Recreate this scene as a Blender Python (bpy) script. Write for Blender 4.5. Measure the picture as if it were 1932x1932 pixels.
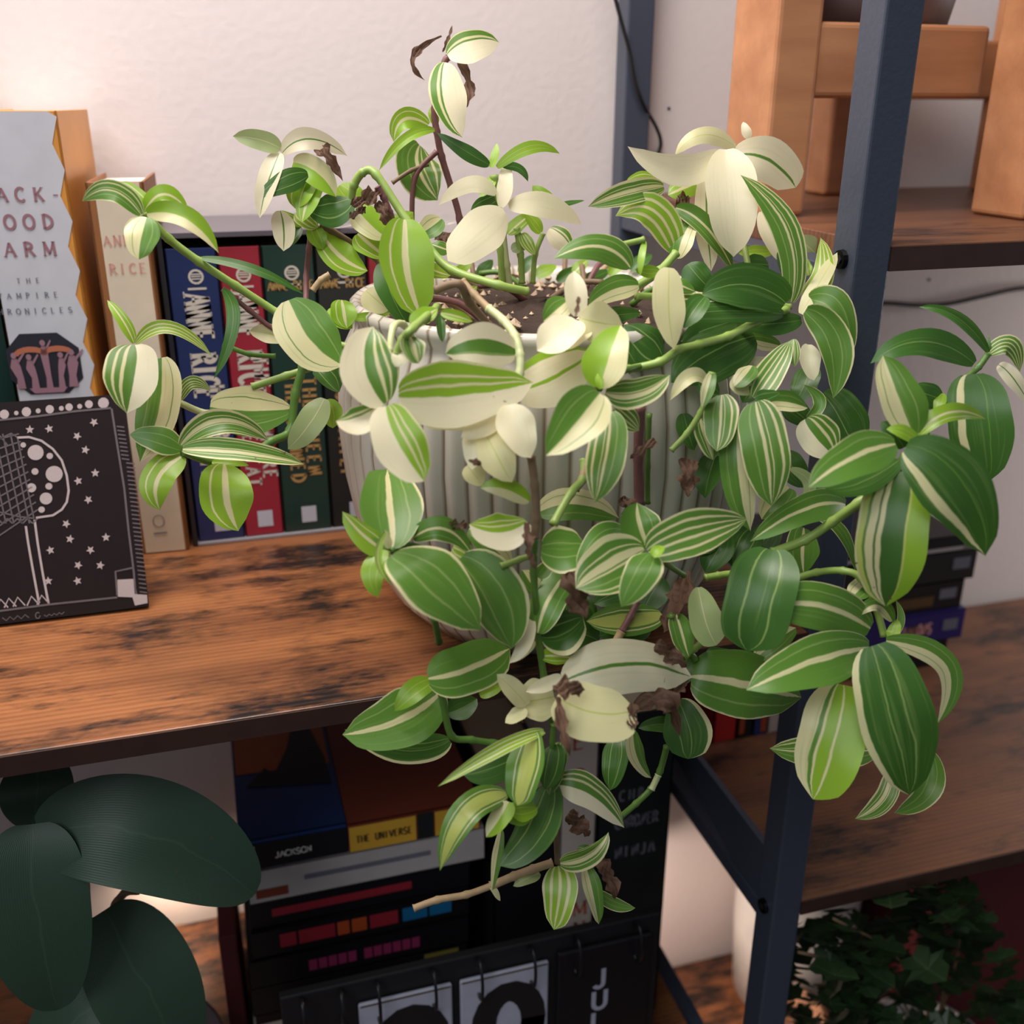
import bpy, bmesh, math, random
from mathutils import Vector, Matrix
random.seed(7)
for o in list(bpy.data.objects): bpy.data.objects.remove(o)
S = bpy.context.scene
COL = S.collection
R_ = math.radians

# ------------------------------------------------------------------ camera
F_PX, PITCH, YAW, ROLL = 1932.0, R_(21.85), R_(16.71), R_(0.18)
CAM = Vector((0, -.4008, .2519))
FWD = Vector((math.sin(YAW)*math.cos(PITCH), math.cos(YAW)*math.cos(PITCH), -math.sin(PITCH)))
_r = Vector((math.cos(YAW), -math.sin(YAW), 0)); _u = _r.cross(FWD)
RGT = _r*math.cos(ROLL) + _u*math.sin(ROLL)
UPV = -_r*math.sin(ROLL) + _u*math.cos(ROLL)
cd = bpy.data.cameras.new('camera'); cd.sensor_width = 36; cd.lens = 36; cd.clip_start = .01
cd.dof.use_dof = True; cd.dof.focus_distance = .46; cd.dof.aperture_fstop = 8
co = bpy.data.objects.new('camera', cd); COL.objects.link(co)
m = Matrix((RGT, UPV, -FWD)).transposed().to_4x4(); m.translation = CAM
co.matrix_world = m
S.camera = co

# ------------------------------------------------------------------ world, lights, exposure
w = bpy.data.worlds.new('world'); S.world = w; w.use_nodes = True
w.node_tree.nodes['Background'].inputs[0].default_value = (.80, .86, 1.0, 1)
w.node_tree.nodes['Background'].inputs[1].default_value = .17
def area(name, loc, target, sx, sy, power, color):
    l = bpy.data.lights.new(name, 'AREA'); l.shape = 'RECTANGLE'; l.size = sx; l.size_y = sy
    l.energy = power; l.color = color
    o = bpy.data.objects.new(name, l); COL.objects.link(o); o.location = loc
    o.rotation_euler = (Vector(target)-Vector(loc)).to_track_quat('-Z', 'Y').to_euler()
    return o
area('window_light', (-.95, -1.25, 1.75), (.12, .05, .05), 1.1, 1.1, 22, (.92, .96, 1.0))
area('ceiling_lamp_light', (-.10, .115, .78), (-.05, .17, 0), .70, .20, 8.6, (1, .91, .87))
area('right_lamp_light', (1.05, .17, .12), (.64, .30, .0), .08, .22, 1.7, (1, .94, .90))
area('bottom_shelf_lamp_light', (.225, .20, -.392), (.37, .27, -.47), .05, .03, .36, (1, .80, .68))
area('plant_nook_lamp_light', (-.075, .262, -.31), (-.06, .297, -.36), .03, .02, .06, (1, .76, .56))
S.view_settings.view_transform = 'Standard'; S.view_settings.look = 'None'
S.view_settings.gamma = 1; S.view_settings.use_curve_mapping = False
S.view_settings.exposure = 0.0

# ------------------------------------------------------------------ helpers
def ray(x, y): return FWD*F_PX + RGT*(x-966) - UPV*(y-966)
def W(x, y, Y):
    d = ray(x, y); return CAM + d*((Y-CAM.y)/d.y)
def WZ(x, y, z):
    d = ray(x, y); return CAM + d*((z-CAM.z)/d.z)
def WP(x, y, p, n):
    d = ray(x, y); return CAM + d*((Vector(p)-CAM).dot(n)/d.dot(n))
def pxsize(p): return (p-CAM).dot(FWD)/F_PX      # metres per photo pixel at point p
WO = {}
def lin(c):
    return tuple(((v/255)/12.92 if v/255 <= .04045 else ((v/255+.055)/1.055)**2.4) for v in c) + (1,)
def link(o, parent=None, origin=Vector()):
    COL.objects.link(o)
    if parent is not None:
        o.parent = parent; o.location = origin - WO[parent.name]
    else: o.location = origin
    WO[o.name] = Vector(origin)
    return o
def tag(o, label=None, cat=None, group=None, kind=None):
    if label: o['label'] = label
    if cat: o['category'] = cat
    if group: o['group'] = group
    if kind: o['kind'] = kind
    return o
def thing(name, label, cat, loc, group=None):
    return tag(link(bpy.data.objects.new(name, None), None, Vector(loc)), label, cat, group)
def mk(name, V, Fc, mat, parent=None, smooth=False, uv=None, origin=None):
    V = [Vector(v) for v in V]
    if origin is None:
        mn = [min(v[i] for v in V) for i in range(3)]; mx = [max(v[i] for v in V) for i in range(3)]
        origin = Vector(((mn[0]+mx[0])/2, (mn[1]+mx[1])/2, mn[2]))
    me = bpy.data.meshes.new(name); me.from_pydata([v-origin for v in V], [], Fc)
    me.materials.append(mat)
    if smooth: me.polygons.foreach_set('use_smooth', [True]*len(me.polygons))
    if uv:
        l = me.uv_layers.new(name='UVMap')
        for i, lp in enumerate(me.loops): l.data[i].uv = uv[lp.vertex_index]
    me.update()
    return link(bpy.data.objects.new(name, me), parent, origin)
def box_bm(x0, x1, y0, y1, z0, z1, bevel=.0008, seg=2):
    bm = bmesh.new(); bmesh.ops.create_cube(bm, size=1)
    for v in bm.verts:
        v.co = Vector(((x0+x1)/2 + v.co.x*(x1-x0), (y0+y1)/2 + v.co.y*(y1-y0), (z0+z1)/2 + v.co.z*(z1-z0)))
    if bevel: bmesh.ops.bevel(bm, geom=bm.edges[:], offset=bevel, segments=seg, affect='EDGES', profile=.5)
    return bm
def from_bm(name, bm, mat, parent=None, smooth=False, xf=None):
    if xf: bmesh.ops.transform(bm, matrix=xf, verts=bm.verts)
    V = [v.co.copy() for v in bm.verts]; bm.verts.index_update()
    Fc = [[v.index for v in f.verts] for f in bm.faces]; bm.free()
    return mk(name, V, Fc, mat, parent, smooth)
def box(name, x0, x1, y0, y1, z0, z1, mat, parent=None, bevel=.0008, xf=None):
    return from_bm(name, box_bm(x0, x1, y0, y1, z0, z1, bevel), mat, parent, xf=xf)
def smooth_path(P, n=6):
    out = []
    for i in range(len(P)-1):
        p0 = P[max(i-1, 0)]; p1 = P[i]; p2 = P[i+1]; p3 = P[min(i+2, len(P)-1)]
        for k in range(n):
            t = k/n
            out.append(.5*((2*p1)+(p2-p0)*t+(2*p0-5*p1+4*p2-p3)*t*t+(3*p1-p0-3*p2+p3)*t**3))
    out.append(P[-1]); return out
def tube_geo(P, rad, sides=8, cap=True):
    V, Fc = [], []; n = len(P); ref = Vector((.3, -.8, .52)).normalized()
    for i, p in enumerate(P):
        t = (P[min(i+1, n-1)]-P[max(i-1, 0)]).normalized()
        a = t.cross(ref)
        if a.length < .05: a = t.cross(Vector((1, 0, 0)))
        a.normalize(); b = t.cross(a)
        for k in range(sides):
            an = 2*math.pi*k/sides; V.append(p+(a*math.cos(an)+b*math.sin(an))*rad[i])
    for i in range(n-1):
        for k in range(sides):
            k2 = (k+1) % sides
            Fc.append((i*sides+k, i*sides+k2, (i+1)*sides+k2, (i+1)*sides+k))
    if cap: Fc += [tuple(range(sides))[::-1], tuple((n-1)*sides+k for k in range(sides))]
    return V, Fc
def tube(name, P, r, mat, parent=None, sides=8, n=6):
    Q = smooth_path([Vector(p) for p in P], n)
    rad = [r]*len(Q) if not isinstance(r, list) else None
    if rad is None:
        rad = [r[min(i//n, len(r)-1)]*(1-(i % n)/n)+r[min(i//n+1, len(r)-1)]*((i % n)/n) for i in range(len(Q))]
    V, Fc = tube_geo(Q, rad, sides)
    return mk(name, V, Fc, mat, parent, True)
def lathe(name, c, prof, mat, parent=None, seg=48, wave=0, nw=0, uv=True):
    V, Fc, U = [], [], []
    for j, (r, z) in enumerate(prof):
        amp = wave if not isinstance(wave, list) else wave[j]
        for k in range(seg):
            a = 2*math.pi*k/seg
            rr = r*(1+amp*(abs(math.cos(nw*a/2))-.6)) if nw else r
            V.append((c[0]+rr*math.cos(a), c[1]+rr*math.sin(a), c[2]+z)); U.append((k/seg, j/len(prof)))
    for j in range(len(prof)-1):
        for k in range(seg):
            k2 = (k+1) % seg; Fc.append((j*seg+k, j*seg+k2, (j+1)*seg+k2, (j+1)*seg+k))
    Fc.append(tuple(range(seg))[::-1])
    return mk(name, V, Fc, mat, parent, True, U)

# ------------------------------------------------------------------ materials
def new_mat(name):
    mt = bpy.data.materials.new(name); mt.use_nodes = True
    nt = mt.node_tree; return mt, nt, nt.nodes['Principled BSDF']
def nd(nt, t, **k):
    n = nt.nodes.new(t)
    for a, b in k.items(): setattr(n, a, b)
    return n
def plain(name, rgb, rough=.5, spec=.5, metal=0, var=.12, scale=60, bump=0):
    mt, nt, b = new_mat(name)
    tc = nd(nt, 'ShaderNodeTexCoord'); no = nd(nt, 'ShaderNodeTexNoise')
    no.inputs['Scale'].default_value = scale; no.inputs['Detail'].default_value = 4
    nt.links.new(tc.outputs['Object'], no.inputs['Vector'])
    mix = nd(nt, 'ShaderNodeMix', data_type='RGBA')
    c = lin(rgb)
    mix.inputs[6].default_value = tuple(v*(1-var) for v in c[:3])+(1,)
    mix.inputs[7].default_value = tuple(min(1, v*(1+var)) for v in c[:3])+(1,)
    nt.links.new(no.outputs['Fac'], mix.inputs[0]); nt.links.new(mix.outputs[2], b.inputs['Base Color'])
    b.inputs['Roughness'].default_value = rough; b.inputs['Metallic'].default_value = metal
    b.inputs['Specular IOR Level'].default_value = spec
    if bump:
        bp = nd(nt, 'ShaderNodeBump'); bp.inputs['Strength'].default_value = bump; bp.inputs['Distance'].default_value = .001
        nt.links.new(no.outputs['Fac'], bp.inputs['Height']); nt.links.new(bp.outputs[0], b.inputs['Normal'])
    return mt
def wood_mat(name, light, mid, dark, seed=0, rough=.42, burnt=.52, lines=.30):
    mt, nt, b = new_mat(name); L = nt.links.new
    tc = nd(nt, 'ShaderNodeTexCoord')
    mp = nd(nt, 'ShaderNodeMapping'); mp.inputs['Scale'].default_value = (5, 32, 32); mp.inputs['Location'].default_value = (seed, seed*.7, 0)
    L(tc.outputs['Object'], mp.inputs['Vector'])
    n1 = nd(nt, 'ShaderNodeTexNoise'); n1.inputs['Scale'].default_value = 1.0; n1.inputs['Detail'].default_value = 6; n1.inputs['Roughness'].default_value = .6
    L(mp.outputs[0], n1.inputs['Vector'])
    cr = nd(nt, 'ShaderNodeValToRGB'); e = cr.color_ramp.elements
    e[0].position = .30; e[0].color = lin(mid); e[1].position = .66; e[1].color = lin(light)
    L(n1.outputs['Fac'], cr.inputs[0])
    # burnt dark patches
    mp2 = nd(nt, 'ShaderNodeMapping'); mp2.inputs['Scale'].default_value = (9, 26, 26); mp2.inputs['Location'].default_value = (seed*1.3+2.1, seed, 1)
    L(tc.outputs['Object'], mp2.inputs['Vector'])
    n2 = nd(nt, 'ShaderNodeTexNoise'); n2.inputs['Scale'].default_value = 1.2; n2.inputs['Detail'].default_value = 9; n2.inputs['Roughness'].default_value = .72
    L(mp2.outputs[0], n2.inputs['Vector'])
    c2 = nd(nt, 'ShaderNodeValToRGB'); e = c2.color_ramp.elements
    e[0].position = burnt; e[0].color = (0, 0, 0, 1); e[1].position = burnt+.13; e[1].color = (1, 1, 1, 1)
    L(n2.outputs['Fac'], c2.inputs[0])
    mx = nd(nt, 'ShaderNodeMix', data_type='RGBA'); L(c2.outputs[0], mx.inputs[0]); L(cr.outputs[0], mx.inputs[6]); mx.inputs[7].default_value = lin(dark)
    # fine saw lines along the board
    wv = nd(nt, 'ShaderNodeTexWave', bands_direction='Y'); wv.inputs['Scale'].default_value = 85; wv.inputs['Distortion'].default_value = 1.6; wv.inputs['Detail'].default_value = 3; wv.inputs['Detail Scale'].default_value = 1.5
    mp3 = nd(nt, 'ShaderNodeMapping'); mp3.inputs['Scale'].default_value = (.06, 1, 1); L(tc.outputs['Object'], mp3.inputs['Vector']); L(mp3.outputs[0], wv.inputs['Vector'])
    m2 = nd(nt, 'ShaderNodeMix', data_type='RGBA', blend_type='MULTIPLY'); m2.inputs[0].default_value = lines
    L(mx.outputs[2], m2.inputs[6]); L(wv.outputs['Color'], m2.inputs[7])
    L(m2.outputs[2], b.inputs['Base Color']); b.inputs['Roughness'].default_value = rough
    bp = nd(nt, 'ShaderNodeBump'); bp.inputs['Strength'].default_value = .8*lines; bp.inputs['Distance'].default_value = .0006
    L(wv.outputs['Fac'], bp.inputs['Height']); L(bp.outputs[0], b.inputs['Normal'])
    return mt

M = {}
M['wall'] = plain('wall_paint', (226, 214, 210), .8, .2, var=.03, scale=180, bump=.25)
M['wood'] = wood_mat('rustic_board', (172, 110, 66), (108, 64, 42), (40, 28, 24), .0, .36, .475, .24)
M['wood2'] = wood_mat('rustic_board_other', (130, 84, 56), (88, 57, 43), (42, 32, 30), 3.3, burnt=.52, lines=.2)
M['edge'] = plain('board_edge_band', (62, 40, 32), .45, .5, var=.3, scale=90)
M['metal'] = plain('black_powder_coat', (64, 70, 84), .40, .5, var=.08, scale=400, bump=.15)
M['steel'] = plain('dark_bolt', (30, 30, 32), .25, .5, .8)
M['oak'] = wood_mat('stand_wood', (204, 144, 100), (170, 112, 74), (140, 90, 60), 7.7, .5, .66, .0)
M['cord'] = plain('black_cord', (26, 26, 28), .45)
M['paper'] = plain('page_edges', (226, 208, 178), .8, .2, scale=300)
M['paperw'] = plain('white_page_edges', (232, 226, 216), .8, .2, scale=300)
def sol(key, rgb, rough=.4, **k): M[key] = plain(key.replace(' ', '_'), rgb, rough, **k)
sol('jacket white', (206, 206, 212), .35); sol('jacket orange', (222, 150, 66), .4); sol('cloth brown', (150, 96, 52), .6)
sol('jacket cream', (222, 206, 182), .4); sol('ink rose', (158, 112, 120), .5); sol('ink grey', (120, 116, 128), .5); sol('ink pink', (214, 150, 140), .5)
sol('oct dark', (44, 44, 52), .4); sol('fig orange', (188, 112, 82), .5); sol('fig mauve', (158, 118, 130), .5); sol('fig edge', (150, 112, 96), .5)
sol('slip black', (36, 34, 40), .3); sol('slip grey', (92, 86, 94), .3)
sol('spine blue', (34, 46, 92), .3); sol('spine red', (152, 40, 56), .3); sol('spine green', (30, 56, 50), .3); sol('spine black', (34, 38, 38), .3)
sol('ink silver', (206, 196, 184), .35); sol('ink gold', (176, 138, 84), .35); sol('ink white', (224, 218, 212), .5); sol('film', (150, 146, 150), .15)
sol('slate', (34, 24, 25), .6, var=.1, spec=.2); sol('chalk', (186, 170, 168), .7, var=.12, scale=900); sol('chalk dim', (104, 92, 94), .7, var=.2, scale=900)
sol('cov black', (22, 20, 24), .4); sol('cov navy', (34, 58, 112), .35); sol('cov brown', (132, 60, 38), .45); sol('cov rust', (176, 88, 44), .45); sol('cov yellow', (226, 172, 58), .4)
sol('cov grey', (186, 175, 172), .5); sol('ink red', (150, 38, 50), .45); sol('ink pinkred', (140, 46, 84), .45); sol('ink orange', (176, 74, 36), .45); sol('ink blue', (28, 104, 150), .4)
sol('ink brown', (92, 66, 30), .5); sol('ink olive', (122, 108, 48), .5); sol('cov purple', (44, 36, 104), .35); sol('cov cream', (206, 190, 176), .5); sol('ink coral', (196, 92, 66), .5); sol('ink dimgrey', (112, 110, 120), .5)
sol('cov red', (204, 40, 40), .4); sol('cov maroon', (96, 34, 40), .5); sol('label white', (190, 190, 200), .5)
sol('cal black', (24, 22, 24), .55); sol('cal white', (176, 176, 190), .6, scale=120); sol('cal ink', (26, 20, 22), .6); sol('wire', (22, 22, 24), .4)
sol('pot white', (226, 222, 214), .3); sol('pot peach', (232, 172, 130), .5); sol('planter grey', (120, 106, 106), .55)
sol('stem lime', (146, 172, 84), .4, var=.2, scale=150); sol('stem green', (92, 128, 52), .4, var=.2, scale=150); sol('stem brown', (128, 104, 78), .6, var=.3, scale=180)
sol('stem purple', (120, 78, 76), .5, var=.3, scale=180); sol('stem tan', (176, 148, 110), .6, var=.3, scale=180); sol('stem pale', (200, 206, 150), .4, var=.15)
sol('soil', (58, 42, 32), .95, var=.6, scale=400, bump=.8); sol('perlite', (206, 180, 150), .8, var=.3, scale=300)

# striped leaf materials: colour by position across the blade (u = -1 .. 1)
LC = dict(G=(100, 146, 54), D=(70, 114, 44), L=(150, 192, 52), C=(232, 226, 172), W=(250, 241, 204), P=(150, 178, 100), Y=(200, 210, 110), U=(172, 188, 128))
SPEC = {
 'g': [(-.42, 'D'), (-.36, 'P'), (.40, 'D'), (.46, 'P'), (1, 'D')],
 'gd': [(.02, 'D'), (.05, 'P'), (1, 'D')],
 'gs': [(-.10, 'G'), (.12, 'C'), (.55, 'G'), (.60, 'P'), (.94, 'G'), (1, 'C')],
 'gw': [(-.72, 'G'), (-.64, 'C'), (-.50, 'G'), (.34, 'Y'), (.50, 'G'), (.56, 'C'), (1, 'G')],
 's': [(-.92, 'C'), (-.62, 'G'), (-.50, 'C'), (-.22, 'G'), (-.10, 'C'), (.14, 'G'), (.24, 'C'), (.50, 'G'), (.62, 'C'), (.88, 'G'), (1, 'C')],
 'sa': [(-.93, 'C'), (-.45, 'G'), (-.38, 'P'), (-.08, 'G'), (.07, 'C'), (.20, 'G'), (.25, 'C'), (.58, 'G'), (.70, 'C'), (.90, 'G'), (1, 'C')],
 'sb': [(-.80, 'C'), (-.52, 'G'), (-.46, 'C'), (-.30, 'G'), (.02, 'C'), (.08, 'G'), (.16, 'C'), (.44, 'G'), (.50, 'P'), (.72, 'G'), (.78, 'C'), (.92, 'G'), (1, 'C')],
 'sl': [(-.92, 'C'), (-.55, 'L'), (-.36, 'C'), (-.05, 'L'), (.12, 'C'), (.45, 'L'), (.62, 'C'), (.90, 'L'), (1, 'C')],
 'c': [(-.07, 'W'), (.07, 'G'), (1, 'W')],
 'cc': [(1, 'W')], 'cy': [(-.03, 'C'), (.03, 'Y'), (1, 'C')],
 'cgc': [(-.42, 'W'), (-.30, 'P'), (.26, 'G'), (1, 'W')],
 'cm': [(-.76, 'L'), (-.08, 'W'), (.06, 'L'), (1, 'W')],
 'cs': [(-.12, 'W'), (.28, 'G'), (.42, 'C'), (.62, 'G'), (.72, 'C'), (.93, 'G'), (1, 'C')],
 'csl': [(-.05, 'W'), (.22, 'L'), (.32, 'C'), (.50, 'L'), (.58, 'C'), (.93, 'L'), (1, 'C')],
 'cg': [(.30, 'W'), (.42, 'G'), (.58, 'C'), (.92, 'G'), (1, 'C')],
 'hp': [(-.55, 'G'), (-.5, 'P'), (.02, 'G'), (.55, 'C'), (.58, 'G'), (1, 'C')],
 'hpy': [(.08, 'L'), (1, 'C')],
 'ge': [(-.90, 'C'), (-.34, 'G'), (-.28, 'P'), (.30, 'G'), (.36, 'P'), (.90, 'G'), (1, 'C')],
 'gp': [(-.36, 'D'), (-.31, 'P'), (.10, 'D'), (.14, 'P'), (.80, 'D'), (1, 'C')],
 'gpw': [(-.9, 'L'), (-.12, 'L'), (-.04, 'C'), (.30, 'L'), (.38, 'C'), (.52, 'G'), (1, 'C')],
 'gst': [(-.42, 'L'), (-.36, 'Y'), (.28, 'D'), (.42, 'C'), (.48, 'D'), (.70, 'C'), (.78, 'G'), (.95, 'Y'), (1, 'C')],
 'gse': [(-.30, 'D'), (-.28, 'G'), (.44, 'D'), (.70, 'C'), (1, 'D')],
 'y': [(-.12, 'L'), (.14, 'C'), (.56, 'L'), (.64, 'C'), (1, 'L')],
 'yl': [(-.3, 'L'), (-.24, 'Y'), (.3, 'L'), (.35, 'Y'), (1, 'L')],
 'u': [(.0, 'U'), (.05, 'C'), (1, 'U')],
}
def leaf_mat(key, segs, rough=.30, streak=.55):
    mt, nt, b = new_mat('leaf_'+key); L = nt.links.new
    uvn = nd(nt, 'ShaderNodeUVMap'); sp = nd(nt, 'ShaderNodeSeparateXYZ'); L(uvn.outputs[0], sp.inputs[0])
    tc = nd(nt, 'ShaderNodeTexCoord'); no = nd(nt, 'ShaderNodeTexNoise'); no.inputs['Scale'].default_value = 42; no.inputs['Detail'].default_value = 3
    L(tc.outputs['Object'], no.inputs['Vector'])
    ma = nd(nt, 'ShaderNodeMath', operation='MULTIPLY_ADD'); L(no.outputs['Fac'], ma.inputs[0]); ma.inputs[1].default_value = .16; L(sp.outputs[0], ma.inputs[2])
    sb = nd(nt, 'ShaderNodeMath', operation='SUBTRACT'); L(ma.outputs[0], sb.inputs[0]); sb.inputs[1].default_value = .08
    cr = nd(nt, 'ShaderNodeValToRGB'); els = cr.color_ramp.elements
    pts = []; prev = None; lo = -1
    for hi, c in segs:
        col = lin(LC[c]); a = (lo+1)/2; bq = (hi+1)/2
        pts += [(min(a+.010, bq) if lo > -1 else 0, col), (max(bq-.010, a) if hi < 1 else 1, col)]
        lo = hi
    while len(els) < len(pts): els.new(.5)
    for e, (p, c) in zip(els, sorted(pts, key=lambda q: q[0])): e.position = p; e.color = c
    L(sb.outputs[0], cr.inputs[0])
    # fine parallel veins and blotches
    wv = nd(nt, 'ShaderNodeTexWave', bands_direction='X'); wv.inputs['Scale'].default_value = 14; wv.inputs['Distortion'].default_value = .6
    L(uvn.outputs[0], wv.inputs['Vector'])
    mp = nd(nt, 'ShaderNodeMapping'); mp.inputs['Scale'].default_value = (16, 1.1, 1); L(uvn.outputs[0], mp.inputs['Vector'])
    oi0 = nd(nt, 'ShaderNodeObjectInfo'); mo = nd(nt, 'ShaderNodeMath', operation='MULTIPLY'); L(oi0.outputs['Random'], mo.inputs[0]); mo.inputs[1].default_value = 40
    n4 = nd(nt, 'ShaderNodeTexNoise', noise_dimensions='4D'); n4.inputs['Scale'].default_value = 1; n4.inputs['Detail'].default_value = 3; L(mp.outputs[0], n4.inputs['Vector']); L(mo.outputs[0], n4.inputs['W'])
    sr = nd(nt, 'ShaderNodeMapRange'); sr.inputs[1].default_value = .55; sr.inputs[2].default_value = .80; sr.inputs[3].default_value = 0; sr.inputs[4].default_value = streak; L(n4.outputs['Fac'], sr.inputs[0])
    ms = nd(nt, 'ShaderNodeMix', data_type='RGBA'); L(sr.outputs[0], ms.inputs[0]); L(cr.outputs[0], ms.inputs[6]); ms.inputs[7].default_value = lin(LC['P'])
    m1 = nd(nt, 'ShaderNodeMix', data_type='RGBA', blend_type='MULTIPLY'); m1.inputs[0].default_value = .10 if streak else 0; L(ms.outputs[2], m1.inputs[6]); L(wv.outputs['Color'], m1.inputs[7])
    n2 = nd(nt, 'ShaderNodeTexNoise'); n2.inputs['Scale'].default_value = 160; n2.inputs['Detail'].default_value = 4; L(tc.outputs['Object'], n2.inputs['Vector'])
    c2 = nd(nt, 'ShaderNodeValToRGB'); e = c2.color_ramp.elements
    e[0].position = .735; e[0].color = (0, 0, 0, 1); e[1].position = .77; e[1].color = (1, 1, 1, 1); L(n2.outputs['Fac'], c2.inputs[0])
    m2 = nd(nt, 'ShaderNodeMix', data_type='RGBA'); L(c2.outputs[0], m2.inputs[0]); L(m1.outputs[2], m2.inputs[6]); m2.inputs[7].default_value = lin((108, 84, 54))
    # per-leaf tint
    oi = nd(nt, 'ShaderNodeObjectInfo'); hs = nd(nt, 'ShaderNodeHueSaturation')
    mr = nd(nt, 'ShaderNodeMapRange'); mr.inputs[3].default_value = .86; mr.inputs[4].default_value = 1.12; L(oi.outputs['Random'], mr.inputs[0]); L(mr.outputs[0], hs.inputs['Value'])
    L(m2.outputs[2], hs.inputs['Color'])
    L(hs.outputs[0], b.inputs['Base Color']); b.inputs['Roughness'].default_value = rough; b.inputs['Specular IOR Level'].default_value = .5
    bp = nd(nt, 'ShaderNodeBump'); bp.inputs['Strength'].default_value = .12; bp.inputs['Distance'].default_value = .0006; L(wv.outputs['Fac'], bp.inputs['Height']); L(bp.outputs[0], b.inputs['Normal'])
    tr = nd(nt, 'ShaderNodeBsdfTranslucent'); L(hs.outputs[0], tr.inputs[0])
    mx = nd(nt, 'ShaderNodeMixShader'); mx.inputs[0].default_value = .34; L(b.outputs[0], mx.inputs[1]); L(tr.outputs[0], mx.inputs[2])
    L(mx.outputs[0], nt.nodes['Material Output'].inputs['Surface'])
    return mt
for k, v in SPEC.items(): M['leaf '+k] = leaf_mat(k, v, streak=.18 if k[0] == 'c' or k == 'u' else .5)
LC['B'] = (112, 82, 62); M['leaf b'] = leaf_mat('b', [(-.4, 'B'), (1, 'B')], rough=.7, streak=0)
LC['K'] = (60, 86, 68); LC['K2'] = (70, 98, 78); M['leaf dark'] = leaf_mat('dark', [(-.02, 'K'), (.02, 'K2'), (1, 'K')], rough=.45, streak=0)
LC['I'] = (52, 74, 44); LC['I2'] = (70, 96, 60); M['leaf ivy'] = leaf_mat('ivy', [(-.03, 'I'), (.03, 'I2'), (1, 'I')], rough=.4, streak=0)

# pot glaze: cream white, brown wash in the flutes
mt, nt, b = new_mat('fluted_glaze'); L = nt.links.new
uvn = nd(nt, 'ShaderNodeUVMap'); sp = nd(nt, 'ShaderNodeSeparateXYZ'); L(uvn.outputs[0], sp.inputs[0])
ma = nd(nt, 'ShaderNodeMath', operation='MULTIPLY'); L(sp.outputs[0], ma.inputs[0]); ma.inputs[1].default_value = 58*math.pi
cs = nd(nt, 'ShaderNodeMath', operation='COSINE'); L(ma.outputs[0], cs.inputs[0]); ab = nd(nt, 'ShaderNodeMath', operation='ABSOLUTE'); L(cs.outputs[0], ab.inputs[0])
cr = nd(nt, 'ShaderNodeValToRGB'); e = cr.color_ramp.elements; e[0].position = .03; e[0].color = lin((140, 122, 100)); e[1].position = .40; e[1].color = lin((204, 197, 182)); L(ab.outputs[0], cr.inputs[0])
L(cr.outputs[0], b.inputs['Base Color']); b.inputs['Roughness'].default_value = .18; M['glaze'] = mt

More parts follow.
